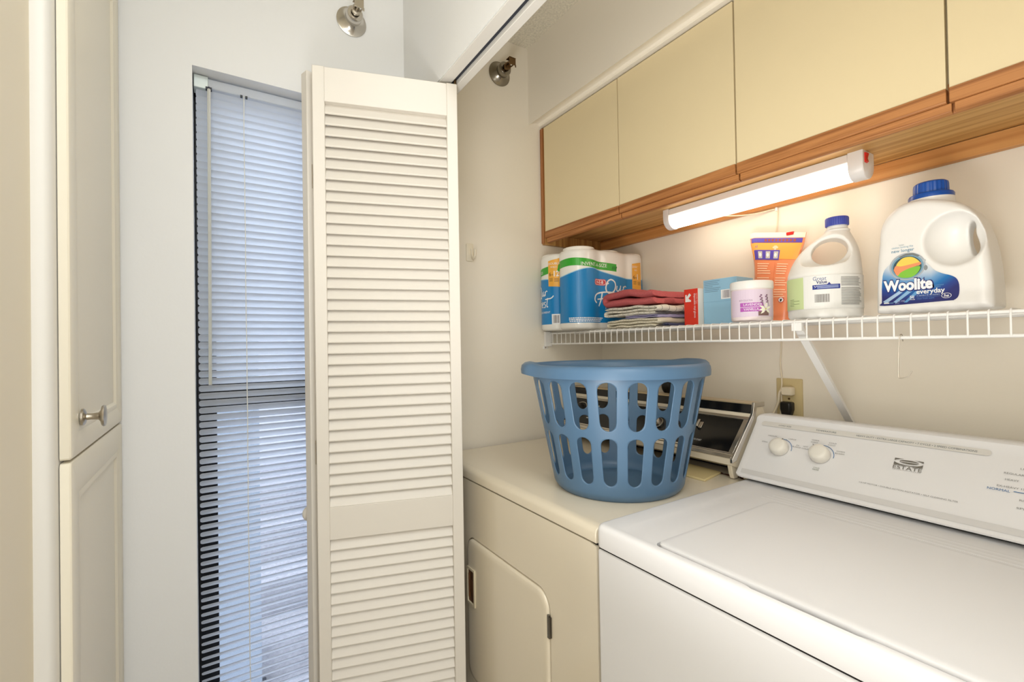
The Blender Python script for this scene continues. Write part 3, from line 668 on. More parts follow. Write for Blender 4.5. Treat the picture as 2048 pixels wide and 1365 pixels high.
Tt = TR((.40,-.20,0))@Matrix.Rotation(math.radians(-3),4,'Z')@TR((-.40,.20,0))
folded('dish_towel', 'cream dish towel with faint stripes, bottom one of the folded stack', 'towel', M['towelc'], .515,.305,-.268,-.09, 1.3115, [.0085,.0085,.0085], 3, bulge=.002, T=Tt)
folded('dish_towel', 'lavender cloth folded between the striped towels on the shelf', 'towel', M['lav'], .385,.515,-.264,-.10, 1.3375, [.005,.005], 8, T=Tt)
folded('dish_towel', 'white dish towel with thin dark check lines under the red washcloth', 'towel', M['towelw'], .520,.303,-.276,-.10, 1.3475, [.0085,.0085,.0085], 5, bulge=.003, slope=.005, T=Tt)
folded('washcloth', 'folded dusty red terry washcloth on top of the dish towels', 'washcloth', M['terry'], .505,.300,-.272,-.11, 1.3785, [.0200,.0205], 12, bulge=.002, slope=.010, hump=.010, T=Tt)
folded('dish_towel', 'navy cloth lying flat on the shelf beside the folded stack', 'towel', M['navy'], .522,.545,-.262,-.14, 1.3115, [.004,.0035], 21)
for o_ in COL.objects:
    if o_.get('category') in ('towel','washcloth'): o_['group'] = 'folded towels on the wire shelf'
# ================================================================== CARTONS AND JAR
def carton(name, label, x0,x1,y0,y1,z0,z1, mm, rz=0):
    t = empty(name, ((x0+x1)/2,(y0+y1)/2,z0), label, 'box')
    c = Vector(((x0+x1)/2,(y0+y1)/2,0)); T = TR(c)@Matrix.Rotation(rz,4,'Z')@TR(-c)
    bm = B(); box(bm, (x0,y0,z0),(x1,y1,z1)); link('carton', bm, mm, t, T=T, bevel=.0012)
    return t, T
t,T = carton('glove_box', 'narrow red carton standing beside the pale blue box', .548,.594,-.195,-.085,1.3125,1.4165, M['redbox'])
bm = B(); box(bm, (.594,-.1945,1.3130),(.5955,-.0855,1.416)); link('side_flap', bm, M['whitec'], t, T=T)
pr = Print(); w = wht
# white arrow mark and sideways lettering
pr.poly([(.006,.070),(.006,.086),(.0105,.082),(.0185,.092),(.0245,.086),(.0155,.077),(.021,.0725)], w, 0)
pr.poly([(.005,.067),(.024,.067),(.024,.072),(.010,.072),(.010,.088),(.005,.088)], w, .0001)
pr.text('disposable vinyl gloves', .0335, .090, .0095, w, 0, rot=-PI/2, width=.070); pr.text('powder free', .041, .090, .006, ink((250,190,180)), 0, rot=-PI/2, width=.03)
pr.build('printed_label', t, lambda x,y,l: T@Vector((.548+x, -.1955-l, 1.3125+y)))
t,T = carton('blue_box', 'pale blue carton between the red carton and the lavender jar', .5965,.697,-.1725,-.092,1.3125,1.4385, M['bluebox'])
pr = Print(); g = ink((110,140,165))
for q,(a,b_) in enumerate(((.004,.052),(.004,.046),(.004,.050),(.004,.030),(.004,.054),(.004,.050),(.004,.046))): pr.rect(a,.120-q*.0048,b_,.1212-q*.0048,g)
pr.rect(.0,.0625,.103,.0632,ink((130,175,205))); pr.rect(.055,.068,.098,.094,wht,.0001); pr.bars(.060,.071,.095,.092,ink((120,110,120)),.0002)
pr.build('printed_label', t, lambda x,y,l: T@Vector((.5965+x, -.1732-l, 1.3125+y)))
jr = empty('scented_jar', (.762,-.215,1.3125), 'round white jar with a lavender and vanilla label', 'jar')
jc = Vector((.7620,-.2150)); jR = .0475; JT = TR((jc.x,jc.y,1.3125))
bm = B(); lathe(bm, [(.043,0),(.046,.002),(.0470,.006),(jR,.020),(jR,.078),(.0465,.080)], 48, T=JT); link('jar_body', bm, mat('jar_plastic',(240,226,226),.35), jr, smooth=40)
bm = B(); lathe(bm, [(.0485,.079),(.0492,.081),(.0492,.095),(.0475,.0985),(.040,.0995),(.0005,.0995)], 48, T=JT); link('lid', bm, M['jugw'], jr, smooth=40)
aj = math.atan2(-1.356+.215, 1.417-.762)
def jmap(x,y,l):
    a = aj+ x/jR; r = jR+.0006+l
    return (jc.x+r*math.cos(a), jc.y+r*math.sin(a), 1.3125+y)
pr = Print(); lav = ink((226,208,226)); pur = ink((184,92,184)); dk = ink((104,78,86))
pr.rect(-.055,.010,.060,.076,lav,0); pr.text('BATH COLLECTION', .002,.048,.0055,ink((150,120,150)),.0003,'r',width=.030)
pr.rect(-.026,.034,.026,.044,pur,.0003); pr.rect(-.026,.0225,.030,.0325,pur,.0003)
pr.text('LAVENDER',-.018,.0365,.0085,wht,.0005); pr.text('VANILLA',-.018,.0252,.0085,wht,.0005); pr.text('Odor Absorbing Gel', -.018,.0205,.0035,wht,.0005)
pr.rect(.014,.012,.040,.024,ink((128,100,96)),.0002)
for sx,sy,ln in ((.022,.040,.032),(.036,.040,.038)):
    pr.line([(sx+.006,sy-.012),(sx,sy+ln*.5)],.0012,ink((120,130,96)),.0006)
    for q in range(6): pr.ell(sx+(q%2)*.003-.001-.0006*q, sy+q*.0035+.004,.0024,.0018,ink((134,96,124)),.0007,8)
for an in (150,190,225,80,20,-40): 
    a = math.radians(an); cx_,cy_ = .031,.028; pr.poly([(cx_,cy_),(cx_+.009*math.cos(a-.35),cy_+.009*math.sin(a-.35)),(cx_+.017*math.cos(a),cy_+.017*math.sin(a)),(cx_+.009*math.cos(a+.35),cy_+.009*math.sin(a+.35))], ink((246,244,226)), .0009+an*1e-7)
pr.ell(.031,.028,.0022,.0022,ink((210,200,120)),.0012,10)
pr.build('printed_label', jr, jmap, .006, 0)

# ================================================================== ORANGE POUCH
ob_ = empty('detergent_pouch', (.74,-.055,1.3125), 'orange resealable pouch with purple panels behind the jar', 'pouch')
def pouch(x, z, side):
    # x,z in 0..1 ; side +-1
    w = .118+.030*z-.022*math.sin(PI*min(1,z*1.15)); cx_ = .7355-.0+.004*z; X = cx_+(x-.5)*w+.006*math.sin(z*7)*(x-.5)
    thick = .022*(1-z)**.7*(1-(2*x-1)**4)+.0008+ .0028*noise.noise(Vector((x*3,z*5,4)))*(1-abs(2*x-1)**3)
    H = .262-.040*x*0-.028*max(0,x-.1)*1.1
    return Vector((X, -.062-.012*(1-z)+.03*z*0.6+side*max(.0006,thick), 1.3125+z*H))
bm = B(); nx, nz = 22, 30
rings = []
for j in range(nz+1):
    z = j/nz; rings.append([pouch(i/nx, z, -1) for i in range(nx+1)]+[pouch(i/nx, z, 1) for i in range(nx,-1,-1)])
loft(bm, rings); link('film', bm, M['orange'], ob_, smooth=70)
pr = Print(); pu = ink((92,76,180),.3); cr = ink((255,214,178),.35); ye = ink((255,176,80),.35)
pr.rect(.0,.94,1.0,.999,ink((252,226,204),.3),0); pr.rect(.03,.885,.97,.935,pu,.0002)
for q in range(9): pr.rect(.30+q*.065,.895,.345+q*.065,.925,ink((150,70,60)),.0004)
pr.rect(.02,.70,.98,.88,ye,.0001)
pr.rect(.06,.69,.62,.80,pu,.0003)
for q in range(3): pr.rect(.16+q*.17,.705,.235+q*.17+.02,.785,ink((200,196,190)),.0004); pr.ell(.21+q*.165,.745,.028,.022,wht,.0006,14)
pr.text('x1', .10,.825,.05,pu,.0004,sx=1.4); pr.poly([(.46,.83),(.50,.85),(.54,.85),(.58,.83),(.56,.815),(.54,.82),(.54,.80),(.50,.80),(.50,.82),(.48,.815)],cr,.0004)
for q in range(15):
    y_ = .64-q*.026
    if q in (5,10): continue
    pr.rect(.12,y_,.12+.36*(.7+.3*random.random()),y_+.010,cr,.0003)
    pr.rect(.60,y_,.60+.26*(.7+.3*random.random()),y_+.010,cr,.0003)
pr.line([(.55,.66),(.56,.30)],.006,ink((220,110,60)),.0003)
for cx_ in (.77,.44):
    pr.ell(cx_,.245,.062,.032,ink((200,60,40)),.0003,24); pr.ell(cx_,.245,.05,.026,wht,.0005,24); pr.poly([(cx_-.02,.225),(cx_+.01,.228),(cx_+.03,.262),(cx_,.252),(cx_-.02,.262)],blk,.0007)
def pm(x,y,l):
    p = pouch(x,y,-1); return (p.x, p.y-.0008-l, p.z)
pr.build('printed_label', ob_, pm, .05, .04)
bm = B(); a = pouch(.74,.985,-1); box(bm, (a.x-.009,a.y-.004,a.z-.004),(a.x+.009,a.y+.004,a.z+.004)); link('zip_slider', bm, M['red'], ob_, bevel=.001, label='red zip slider')
# ================================================================== JUGS
def add_mod_chain(o, cutters, voxel, sm):
    for c in cutters:
        md = o.modifiers.new('cut','BOOLEAN'); md.operation = 'DIFFERENCE'; md.object = c; md.solver = 'EXACT'
    md = o.modifiers.new('remesh','REMESH'); md.mode = 'VOXEL'; md.voxel_size = voxel; md.use_smooth_shade = True
    md = o.modifiers.new('smooth','SMOOTH'); md.factor = .5; md.iterations = sm
def bake(o, cutters, voxel, sm):
    add_mod_chain(o, cutters, voxel, sm)
    bpy.context.view_layer.update(); dg = bpy.context.evaluated_depsgraph_get()
    me = bpy.data.meshes.new_from_object(o.evaluated_get(dg)); o.modifiers.clear(); old = o.data; o.data = me
    if not me.materials:
        for m_ in old.materials: me.materials.append(m_)
    for p in me.polygons: p.use_smooth = True
    for c in cutters: bpy.data.objects.remove(c)
def tmp(bm):
    bmesh.ops.recalc_face_normals(bm, faces=bm.faces); me = bpy.data.meshes.new('tmp'); bm.to_mesh(me); bm.free(); o = bpy.data.objects.new('tmp', me); COL.objects.link(o); return o
def ellipsoid(bm, c, r, T, n=32, m=16):
    rings = []
    for i in range(1,m):
        a = -PI/2+PI*i/m; rings.append([T@Vector((c[0]+r[0]*math.cos(a)*math.cos(2*PI*k/n), c[1]+r[1]*math.cos(a)*math.sin(2*PI*k/n), c[2]+r[2]*math.sin(a))) for k in range(n)])
    loft(bm, rings)
# bleach jug
JX, JY, JZ = .900, -.152, 1.3125
bj = empty('bleach_jug', (JX,JY,JZ), 'white jug with a violet-blue cap between the pouch and the bigger jug', 'jug')
JA = math.atan2(.39,.92); TJ = TR((JX,JY,JZ))@Matrix.Rotation(JA,4,'Z')
bR = .0735
prof = [(0,.93,0),(.003,.985,0),(.008,1,0),(.094,1,0),(.097,.99,0),(.101,.995,0),(.110,.975,.001),(.125,.93,.003),(.140,.87,.006),(.155,.785,.010),(.170,.655,.015),(.182,.52,.020),(.192,.40,.0245),(.200,.32,.027),(.206,.285,.0275),(.214,.27,.0275)]
bm = B(); rings = []
for z,r,ox in prof: rings.append([TJ@Vector((ox+bR*r*math.cos(2*PI*k/48), bR*r*math.sin(2*PI*k/48), z)) for k in range(48)])
loft(bm, rings); body = link('jug_body', bm, M['bleach'], bj)
# handle hole and thumb recesses
hc = (.0115,0,.152)
c1 = B(); loft(c1, [[TJ@Vector((hc[0]+.0345*math.cos(2*PI*k/40)+.004*math.sin(2*PI*k/40), y, hc[2]+.0300*math.sin(2*PI*k/40))) for k in range(40)] for y in (-.12,.12)])
c2 = B(); ellipsoid(c2, (hc[0]-.012,-.052,hc[2]+.006), (.058,.032,.050), TJ)
c3 = B(); ellipsoid(c3, (hc[0]-.012,.052,hc[2]+.006), (.058,.032,.050), TJ)
cut = [tmp(c1),tmp(c2),tmp(c3)]
for c in cut: c.matrix_world = TR(-BASE[bj])
body.parent = None; body.location=(0,0,0); bake(body, cut, .0018, 10); body.parent = bj
bm = B(); lathe(bm, [(.0205,.196),(.0245,.199),(.0245,.2025),(.0195,.206),(.0195,.214)], 36, T=TJ@TR((.0275,0,0))); link('neck', bm, M['bleach'], bj, smooth=40)
bm = B(); n = 72; rings = []
for r,z in ((.0215,.2125),(.0225,.2135),(.0225,.2295),(.0212,.232),(.0005,.2325)):
    rings.append([TJ@Vector((.0275+(r+(.0006 if (k%2 and r>.02) else 0))*math.cos(2*PI*k/n), (r+(.0006 if (k%2 and r>.02) else 0))*math.sin(2*PI*k/n), z)) for k in range(n)])
loft(bm, rings); link('cap', bm, M['capviolet'], bj, smooth=35, label='ribbed violet-blue cap')
def bmap(x,y,l):
    a = -PI/2+x/bR; r = bR+.0012+l; return TJ@Vector((r*math.cos(a), r*math.sin(a), y))
pr = Print(); gr = ink((150,150,146)); 
pr.rect(-.125,.020,.120,.094,ink((240,240,236),.45),-.0003)
pr.rect(-.105,.021,-.040,.093,ink((206,222,164)),0)
for q in range(5): pr.rect(-.080,.030+q*.0035,-.080+.03*(1 if q%2 else .5),.0308+q*.0035,ink((90,120,60)),.0002)
pr.text('Great',-.020,.083,.012,ink((120,130,170)),.0002,width=.025); pr.text('Value',-.014,.0755,.011,ink((30,44,110)),.0002,bold=.015,width=.020)
nv = ink((28,50,140)); pr.rect(-.021,.063,.030,.073,nv,.0002); pr.poly([(.006,.073),(.010,.078),(.013,.073)],nv,.0003)
for q in range(3): pr.rect(-.012,.0653+q*.0023,.027,.0665+q*.0023,ink((170,184,226)),.0004)
pr.poly([(-.0185,.065),(-.0155,.068),(-.0185,.071),(-.0172,.071),(-.0150,.0686),(-.0128,.071),(-.0115,.071)],wht,.0004)
pr.bars(-.017,.034,.010,.052,ink((96,88,80)),.0002,4)
for q in range(24):
    if q in (8,): continue
    y_ = .087-q*.0026; pr.rect(.032,y_,.032+.052*(.8+.2*random.random()),y_+.0012,gr,.0002)
pr.build('printed_label', bj, bmap, .006, 0)

# big detergent jug
WX, WY_, WZ = 1.100, -.150, 1.3125
wj = empty('detergent_jug', (WX,WY_,WZ), 'large white detergent jug with a blue cap and a washer-door label', 'jug')
out = [(.015,0),(.0158,.03),(.0165,.065),(.0183,.102),(.0215,.135),(.0235,.1512),(.0225,.1602),(.0245,.172),(.0290,.1856),(.034,.195),(.042,.2028),(.051,.211),(.061,.2172),(.074,.2205),(.095,.2205),(.115,.2165),(.1296,.2115),(.1492,.2035),(.168,.1890),(.1806,.1689),(.1908,.1380),(.1956,.1066),(.1995,.0700),(.2010,.0363),(.2015,.004),(.200,0)]
def dens(p, st=.004):
    o_ = []
    for i in range(len(p)):
        a = Vector(p[i]); b_ = Vector(p[(i+1)%len(p)]); n_ = max(1,int((b_-a).length/st))
        for k in range(n_): o_.append(a+(b_-a)*k/n_)
    return o_
out = [(.015+(x-.015)*.935, z) for x,z in out]
OP = dens(out); nO = len(OP)
for _ in range(2): OP = [(OP[i-1]+2*OP[i]+OP[(i+1)%nO])/4 if OP[i].y>.006 else OP[i] for i in range(nO)]
def inset(P_, d):
    r_ = []
    n_ = len(P_)
    for i in range(n_):
        t_ = (P_[(i+1)%n_]-P_[i-1]); t_.normalize(); nn = Vector((t_.y,-t_.x)); r_.append(P_[i]+nn*d)
    return r_
# outline runs clockwise; pick the inward sign
area_ = sum(OP[i].x*OP[(i+1)%nO].y-OP[(i+1)%nO].x*OP[i].y for i in range(nO)); sg = 1 if area_ < 0 else -1
Y0f, Y1f = -.200, -.095
bm = B(); rings = []
for y,i_ in ((Y0f,.013),(Y0f+.0015,.008),(Y0f+.005,.0035),(Y0f+.011,.0),(Y1f-.018,0),(Y1f-.008,.003),(Y1f-.002,.009),(Y1f,.016)):
    rings.append([(1.0+q.x, y, WZ+.0025+max(0,q.y)) for q in inset(OP, i_*sg)])
loft(bm, rings); body = link('jug_body', bm, M['jugw'], wj)
hole = [(.161,.1652),(.1561,.1556),(.1545,.1402),(.1560,.1189),(.1615,.1007),(.1675,.0966),(.1712,.1038),(.1712,.114),(.1678,.1276),(.1644,.1414),(.1656,.1567),(.1640,.1638)]
HP = smoothpath([(a-.002,b_,0) for a,b_ in hole+[hole[0]]],4)[:-1]
c1 = B(); loft(c1, [[(1.0+p.x+.0, y, WZ+.0025+p.y) for p in HP] for y in (-.25,-.04)])
c2 = B(); TI = Matrix.Identity(4); ellipsoid(c2, (1.1400,Y0f-.012,WZ+.1345), (.0460,.050,.0520), TI)
c3 = B(); ellipsoid(c3, (1.1420,Y1f+.014,WZ+.1345), (.0460,.055,.0520), TI)
# wave grooves
c4 = B()
for off in (0,-.0085,-.016): tube(c4, smoothpath([(1.018,Y0f+.010,WZ+.164+off),(1.024,Y0f+.0012,WZ+.166+off),(1.042,Y0f-.0008,WZ+.174+off*1.0),(1.065,Y0f-.0012,WZ+.184+off*1.1),(1.094,Y0f-.0012,WZ+.186+off*1.2),(1.110,Y0f-.0022,WZ+.183+off*1.3)],5), .0024, 8)
cut = [tmp(c) for c in (c1,c2,c3,c4)]
for c in cut: c.matrix_world = TR(-BASE[wj])
body.parent = None; body.location=(0,0,0); bake(body, cut, .0021, 26); body.parent = wj
TC = TR((1.0945,-.1475,WZ))
bm = B(); lathe(bm, [(.036,.212),(.0355,.2265),(.033,.2275)], 48, T=TC); link('neck', bm, M['jugw'], wj, smooth=40)
bm = B(); n = 96; rings = []
for r,z,rb in ((.0345,.2235,0),(.0350,.2240,0),(.0352,.2335,0),(.0335,.2365,0),(.0268,.2385,1),(.0262,.254,1),(.0255,.2580,1),(.023,.2605,0),(.0005,.2605,0)):
    rings.append([TC@Vector(((r+(.0008 if (rb and k%4<2) else 0))*math.cos(2*PI*k/n), (r+(.0008 if (rb and k%4<2) else 0))*math.sin(2*PI*k/n), z)) for k in range(n)])
loft(bm, rings); link('cap', bm, M['capblue'], wj, smooth=35, label='ribbed blue cap with a wide collar')
# label
pr = Print(); navy = ink((32,38,112),.35); mid = ink((10,112,180),.35); lightb = ink((120,160,205),.35); pale = ink((206,216,228),.35)
Lb = [(.0275,.0215),(.0315,.0155),(.126,.0176),(.138,.0184),(.1445,.0265),(.1455,.045),(.1420,.0575),(.134,.0645),(.122,.0700),(.1108,.0780),(.100,.0930),(.086,.104),(.0704,.1145),(.0520,.106),(.033,.088),(.0285,.060)]
def grad_poly(pts):  # horizontal colour bands of the printed fade
    pr.poly(pts, navy, 0)
fade = mat('label_fade', (32,38,112), .35); nt = fade.node_tree; b = nt.nodes['Principled BSDF']
tcn = nt.nodes.new('ShaderNodeTexCoord'); spx = nt.nodes.new('ShaderNodeSeparateXYZ'); nt.links.new(tcn.outputs['Object'], spx.inputs[0])
def mth(op, a, c=None):
    n_ = nt.nodes.new('ShaderNodeMath'); n_.operation = op
    for k_, v_ in enumerate((a,c)):
        if v_ is None: continue
        if isinstance(v_, (int,float)): n_.inputs[k_].default_value = v_
        else: nt.links.new(v_, n_.inputs[k_])
    return n_.outputs[0]
rx = mth('MAXIMUM', mth('SUBTRACT', spx.outputs[0], .006), 0.0)          # right of the drum the print stays navy
lx = mth('MAXIMUM', mth('SUBTRACT', -.035, spx.outputs[0]), 0.0)
val = mth('SUBTRACT', mth('SUBTRACT', spx.outputs[2], mth('MULTIPLY', rx, .75)), mth('MULTIPLY', lx, .45))
rp = nt.nodes.new('ShaderNodeValToRGB'); mr = nt.nodes.new('ShaderNodeMapRange'); mr.inputs[1].default_value = .020; mr.inputs[2].default_value = .105
nt.links.new(val, mr.inputs[0]); nt.links.new(mr.outputs[0], rp.inputs[0]); nt.links.new(rp.outputs[0], b.inputs['Base Color'])
el = rp.color_ramp.elements; el[0].position = 0; el[0].color = lin((30,36,110)); el[1].position = 1; el[1].color = lin((240,240,240))
for p_,c_ in ((.15,(28,60,140)),(.34,(8,112,182)),(.52,(110,160,206)),(.72,(206,216,226))): e_ = el.new(p_); e_.color = lin(c_)
LS = smoothpath([(x_,y_,0) for x_,y_ in Lb+[Lb[0]]],4)[:-1]
pr.poly([(p_.x,p_.y) for p_ in LS], fade, 0)
for q in range(3):
    pr.poly([(.0295+q*.017,.0240-q*.002),(.0345+q*.017,.0195),(.0660+q*.014,.0435),(.0580+q*.014,.0445)], (ink((168,196,226)),ink((140,184,222)),ink((96,156,208)))[q], .0004)
# drum ring
sil = ink((176,184,192),.3); pr.ell(.0700,.0905,.0285,.0270,sil,.0006,40); pr.ell(.0700,.0900,.0255,.0240,ink((120,160,184)),.0007,40); pr.ell(.0700,.0895,.0225,.0212,ink((52,80,92)),.0008,40)
pr.poly([(q_.x,q_.y) for q_ in smoothpath([(a_,b_,0) for a_,b_ in [(.052,.088),(.054,.098),(.064,.108),(.078,.108),(.089,.098),(.089,.090),(.074,.090)]+[(.052,.088)]],4)[:-1]], ink((240,212,90)), .0010)
pr.poly([(q_.x,q_.y) for q_ in smoothpath([(a_,b_,0) for a_,b_ in [(.0485,.086),(.052,.094),(.060,.092),(.076,.094),(.090,.096),(.090,.091),(.072,.086),(.060,.080),(.054,.074)]+[(.0485,.086)]],4)[:-1]], ink((238,150,100)), .0012)
pr.poly([(q_.x,q_.y) for q_ in smoothpath([(a_,b_,0) for a_,b_ in [(.054,.074),(.062,.082),(.074,.087),(.090,.088),(.086,.076),(.076,.0685),(.062,.069)]+[(.054,.074)]],4)[:-1]], ink((130,196,60)), .0011)
pr.poly([(.057,.111),(.068,.116),(.080,.1155),(.090,.109),(.087,.107),(.078,.112),(.068,.112),(.060,.109)], ink((120,124,124)), .0011)
pr.ell(.0985,.084,.003,.005,ink((140,146,148)),.0014,14); pr.ell(.0965,.098,.0025,.0025,ink((190,196,198)),.0014,12)
pr.text('Woolite', .0298,.0434,.0315,navy,.0014,bold=.085,width=.0805,shear=0); pr.text('Woolite', .0313,.0445,  .0292,ink((246,246,250)),.0017,bold=.045,width=.0770)
pr.text('everyday', .0835,.0345,.0130,wht,.0010,bold=.02,width=.042); pr.text('in standard & HE washers', .084,.0300,.0042,ink((180,200,230)),.0010,width=.034)
pr.rect(.0835,.0278,.122,.0281,lightb,.0010); pr.text('clean fresh scent', .084,.0238,.0046,ink((90,130,190)),.0010,width=.026)
pr.text('50', .0732,.0270,.0070,wht,.0010,bold=.02); pr.text('loads', .0732,.0235,.0040,wht,.0010)
pr.ell(.1275,.0275,.0072,.0050,wht,.0010,24); pr.ell(.1275,.0275,.0064,.0042,navy,.0012,24); pr.text('he', .1275,.0252,.0075,wht,.0014,'c',shear=.2,bold=.02)
pr.rect(.031,.0195,.040,.0215,wht,.0010); pr.rect(.041,.0197,.047,.0210,lightb,.0010); pr.text('75 FL OZ', .0495,.0215,.0040,ink((200,206,236)),.0010); pr.text('2.2 L', .0495,.0180,.0036,ink((200,206,236)),.0010)
tq = ink((86,140,170)); pr.text('new longer', .0455,.1205,.0088,tq,.0006,width=.036); pr.text('clothes looking like', .0460,.1285,.0052,ink((140,176,196)),.0006,width=.034); pr.text('keeps', .058,.1335,.0036,ink((150,170,180)),.0006)
pr.text('concentrated', .108,.0478,.0030,ink((120,170,210)),.0010); pr.text('detergent', .108,.0450,.0030,ink((120,170,210)),.0010)
pr.build('printed_label', wj, lambda x,y,l: (1.0+x, Y0f-.0006-l*.5, WZ+.0025+y))
# ================================================================== DRYER
DX0, DX1, DY, DZ = .020, .7555, -.7475, .9145
dr = empty('dryer', (.39,-.38,0), 'almond front-loading dryer under the blue laundry basket', 'dryer')
# cabinet front with door recess: lofted frame
bm = B()
def ringxz(pts, y): return [(p[0],y,p[1]) for p in pts]
doorL = rrect(.215,.325,.606,.7235,.042,8)
doorS = [(x,z) for x,z in doorL]
outer = []
# outer rectangle with the same number of points as the door outline
for i,(x,z) in enumerate(doorL):
    cx_, cz_ = .4105,.524; dx, dz = x-cx_, z-cz_
    s_ = 1e9
    if dx>0: s_=min(s_,(DX1-cx_)/dx)
    if dx<0: s_=min(s_,(DX0-cx_)/dx)
    if dz>0: s_=min(s_,(.880-cz_)/dz)
    if dz<0: s_=min(s_,(.03-cz_)/dz)
    outer.append((cx_+dx*s_, cz_+dz*s_))
def insetp(P_, d, c=(.4105,.524)):
    return [(x-(1 if x>c[0] else -1)*d*min(1,abs(x-c[0])/.15), z-(1 if z>c[1] else -1)*d*min(1,abs(z-c[1])/.15)) for x,z in P_]
dI = lambda d: rrect(.215+d,.325+d,.606-d,.7235-d,max(.042-d,.004),8)
loft(bm, [ringxz(outer,-.72), ringxz(outer,DY+.002), ringxz(outer,DY), ringxz(dI(-.002),DY), ringxz(dI(0),DY+.001), ringxz(dI(.001),DY+.010), ringxz(dI(.004),DY+.010)], cap0=False)
box(bm, (DX0,-.7205,.03),(DX1,-.04,.8800)); link('cabinet', bm, M['almond'], dr, smooth=25)
bm = B(); loft(bm, [ringxz(dI(.0035),DY+.012), ringxz(dI(.0035),DY+.001), ringxz(dI(.005),DY-.002), ringxz(dI(.009),DY-.0045), ringxz(dI(.02),DY-.005)]); ddoor = link('door', bm, M['almond'], dr, smooth=40)
bm = B(); loft(bm, [[(p[0],y,p[1]) for p in rrect(.2265+i,.537+i,.2725-i,.640-i,.002,2)] for y,i in ((DY-.0035,0),(DY-.0085,0),(DY-.0085,.006),(DY-.0045,.007))]); h = link('handle', bm, [mat('almond_trim',(216,204,176),.3)], ddoor, smooth=30, label='recessed latch handle')
bm = B(); box(bm, (.2335,DY-.0055,.545),(.2655,DY-.0050,.632)); box(bm, (.2360,DY-.0075,.556),(.2400,DY-.005,.622)); box(bm, (.2400,DY-.0066,.572),(.262,DY-.005,.606)); link('woodgrain_insert', bm, wood('woodgrain_insert',(70,42,22),(128,84,48),'Z'), ddoor)
bm = B(); box(bm, (.601,DY-.0045,.627),(.6085,DY-.0005,.677)); box(bm, (.6095,DY-.003,.630),(.6125,DY-.0005,.674)); tube(bm, [(.609,DY-.004,.629),(.609,DY-.004,.675)], .0022, 8); link('hinge', bm, mat('dull_steel',(120,116,110),.35,1.0), dr)
# top panel with rolled front edge
bm = B(); prof = [(-.02,.882),(-.02,DZ),(DY+.020,DZ),(DY+.008,DZ-.0015),(DY+.001,DZ-.007),(DY-.0012,DZ-.014),(DY-.0012,.8835),(DY+.002,.882)]
loft(bm, [[(x,p[0],p[1]) for p in prof] for x in (DX0,DX1)]); link('top_panel', bm, M['almond'], dr, bevel=.002)
bm = B(); box(bm, (DX0+.002,DY+.004,.8785),(DX1-.002,-.05,.8835)); link('top_seam', bm, M['void'], dr)
# raised console
CXL, CXR = .030, .735
pf = [(-.2715,.9535),(-.2725,.9690),(-.1775,1.0715),(-.1700,1.0975),(-.1290,1.0955),(-.1100,1.060),(-.1100,.945),(-.2100,.942),(-.2500,.9440)]
bm = B(); prism(bm, pf, 'x', CXL, CXR); con = link('console', bm, M['almond'], dr, bevel=.0015)
es = Vector((0,.095,.1025)).normalized(); en = Vector((0,-es.z,es.y)); p0 = Vector((0,-.2725,.9690))
def dmap(x,s,l): return p0+Vector((x,0,0))+es*s+en*l
def dplate(x0,x1,s0,s1,l0,l1,name,mm,bev=.0008):
    bm = B(); vs = [dmap(x,s,l) for x in (x0,x1) for s in (s0,s1) for l in (l0,l1)]
    v = [bm.verts.new(p) for p in vs]
    for idx in ((0,1,3,2),(4,6,7,5),(0,4,5,1),(2,3,7,6),(0,2,6,4),(1,5,7,3)): bm.faces.new([v[i] for i in idx])
    return link(name, bm, mm, dr, bevel=bev)
dplate(CXL,CXR,.0,.010,-.001,.004,'chrome_strip',M['chrome']); dplate(CXL,CXR,.0125,.0175,-.001,.003,'chrome_strip',M['chrome'])
dplate(CXL,CXR,.1195,.1285,-.001,.004,'chrome_strip',M['chrome'])
dplate(CXL+.004,CXR-.012,.0180,.1190,-.001,.0018,'control_panel',M['blackg'])
dplate(CXR-.0135,CXR-.001,.0175,.1200,-.001,.0035,'chrome_strip',M['chrome'])
bm = B(); u2 = Vector((0,.0075,.026)).normalized(); n2 = Vector((0,-u2.z,u2.y)); q0 = Vector((0,-.1775,1.0715))
for x0,x1,a,b_,l,mi in ((CXL+.002,CXR-.004,.002,.0265,.0015,0),): 
    vs = [q0+Vector((x,0,0))+u2*s+n2*ll for x in (x0,x1) for s in (a,b_) for ll in (-.001,l)]; v = [bm.verts.new(p) for p in vs]
    for idx in ((0,1,3,2),(4,6,7,5),(0,4,5,1),(2,3,7,6),(0,2,6,4),(1,5,7,3)): bm.faces.new([v[i] for i in idx])
link('upper_band', bm, M['blackg'], dr, label='black glass band')
bm = B(); box(bm, (CXL-.002,-.1735,1.0965),(CXR+.0,-.1280,1.1005)); link('top_trim', bm, mat('champagne_trim',(216,196,160),.3,.6), dr, bevel=.001)
for x in (CXL-.006, CXR-.001):
    bm = B(); 
    big = [(-.2775,.9600),(-.2775,.9695),(-.1830,1.0730),(-.1755,1.1030),(-.1270,1.1015),(-.1270,1.09),(-.1640,1.0900),(-.1715,1.068),(-.2600,.9640)]
    prism(bm, big, 'x', x, x+.007); link('end_cap', bm, M['chrome'], dr, bevel=.001, label='chrome end cap')
for x in (CXL+.004, CXR-.016):
    bm = B(); prism(bm, [(-.268,.956),(-.262,.930),(-.2555,.9160),(-.240,.9160),(-.225,.945),(-.20,.956)], 'x', x, x+.012); link('leg', bm, M['almond'], dr, bevel=.002)
bm = B(); box(bm, (CXL+.02,-.1650,DZ+.0002),(CXR-.01,-.115,.946)); link('console_backing', bm, M['void'], dr)
bm = B(); v = [dmap(.6065+dx,.085+ds,l) for dx in (-.009,.009) for ds in (-.010,.010) for l in (.001,.003)]
vv = [bm.verts.new(p) for p in v]
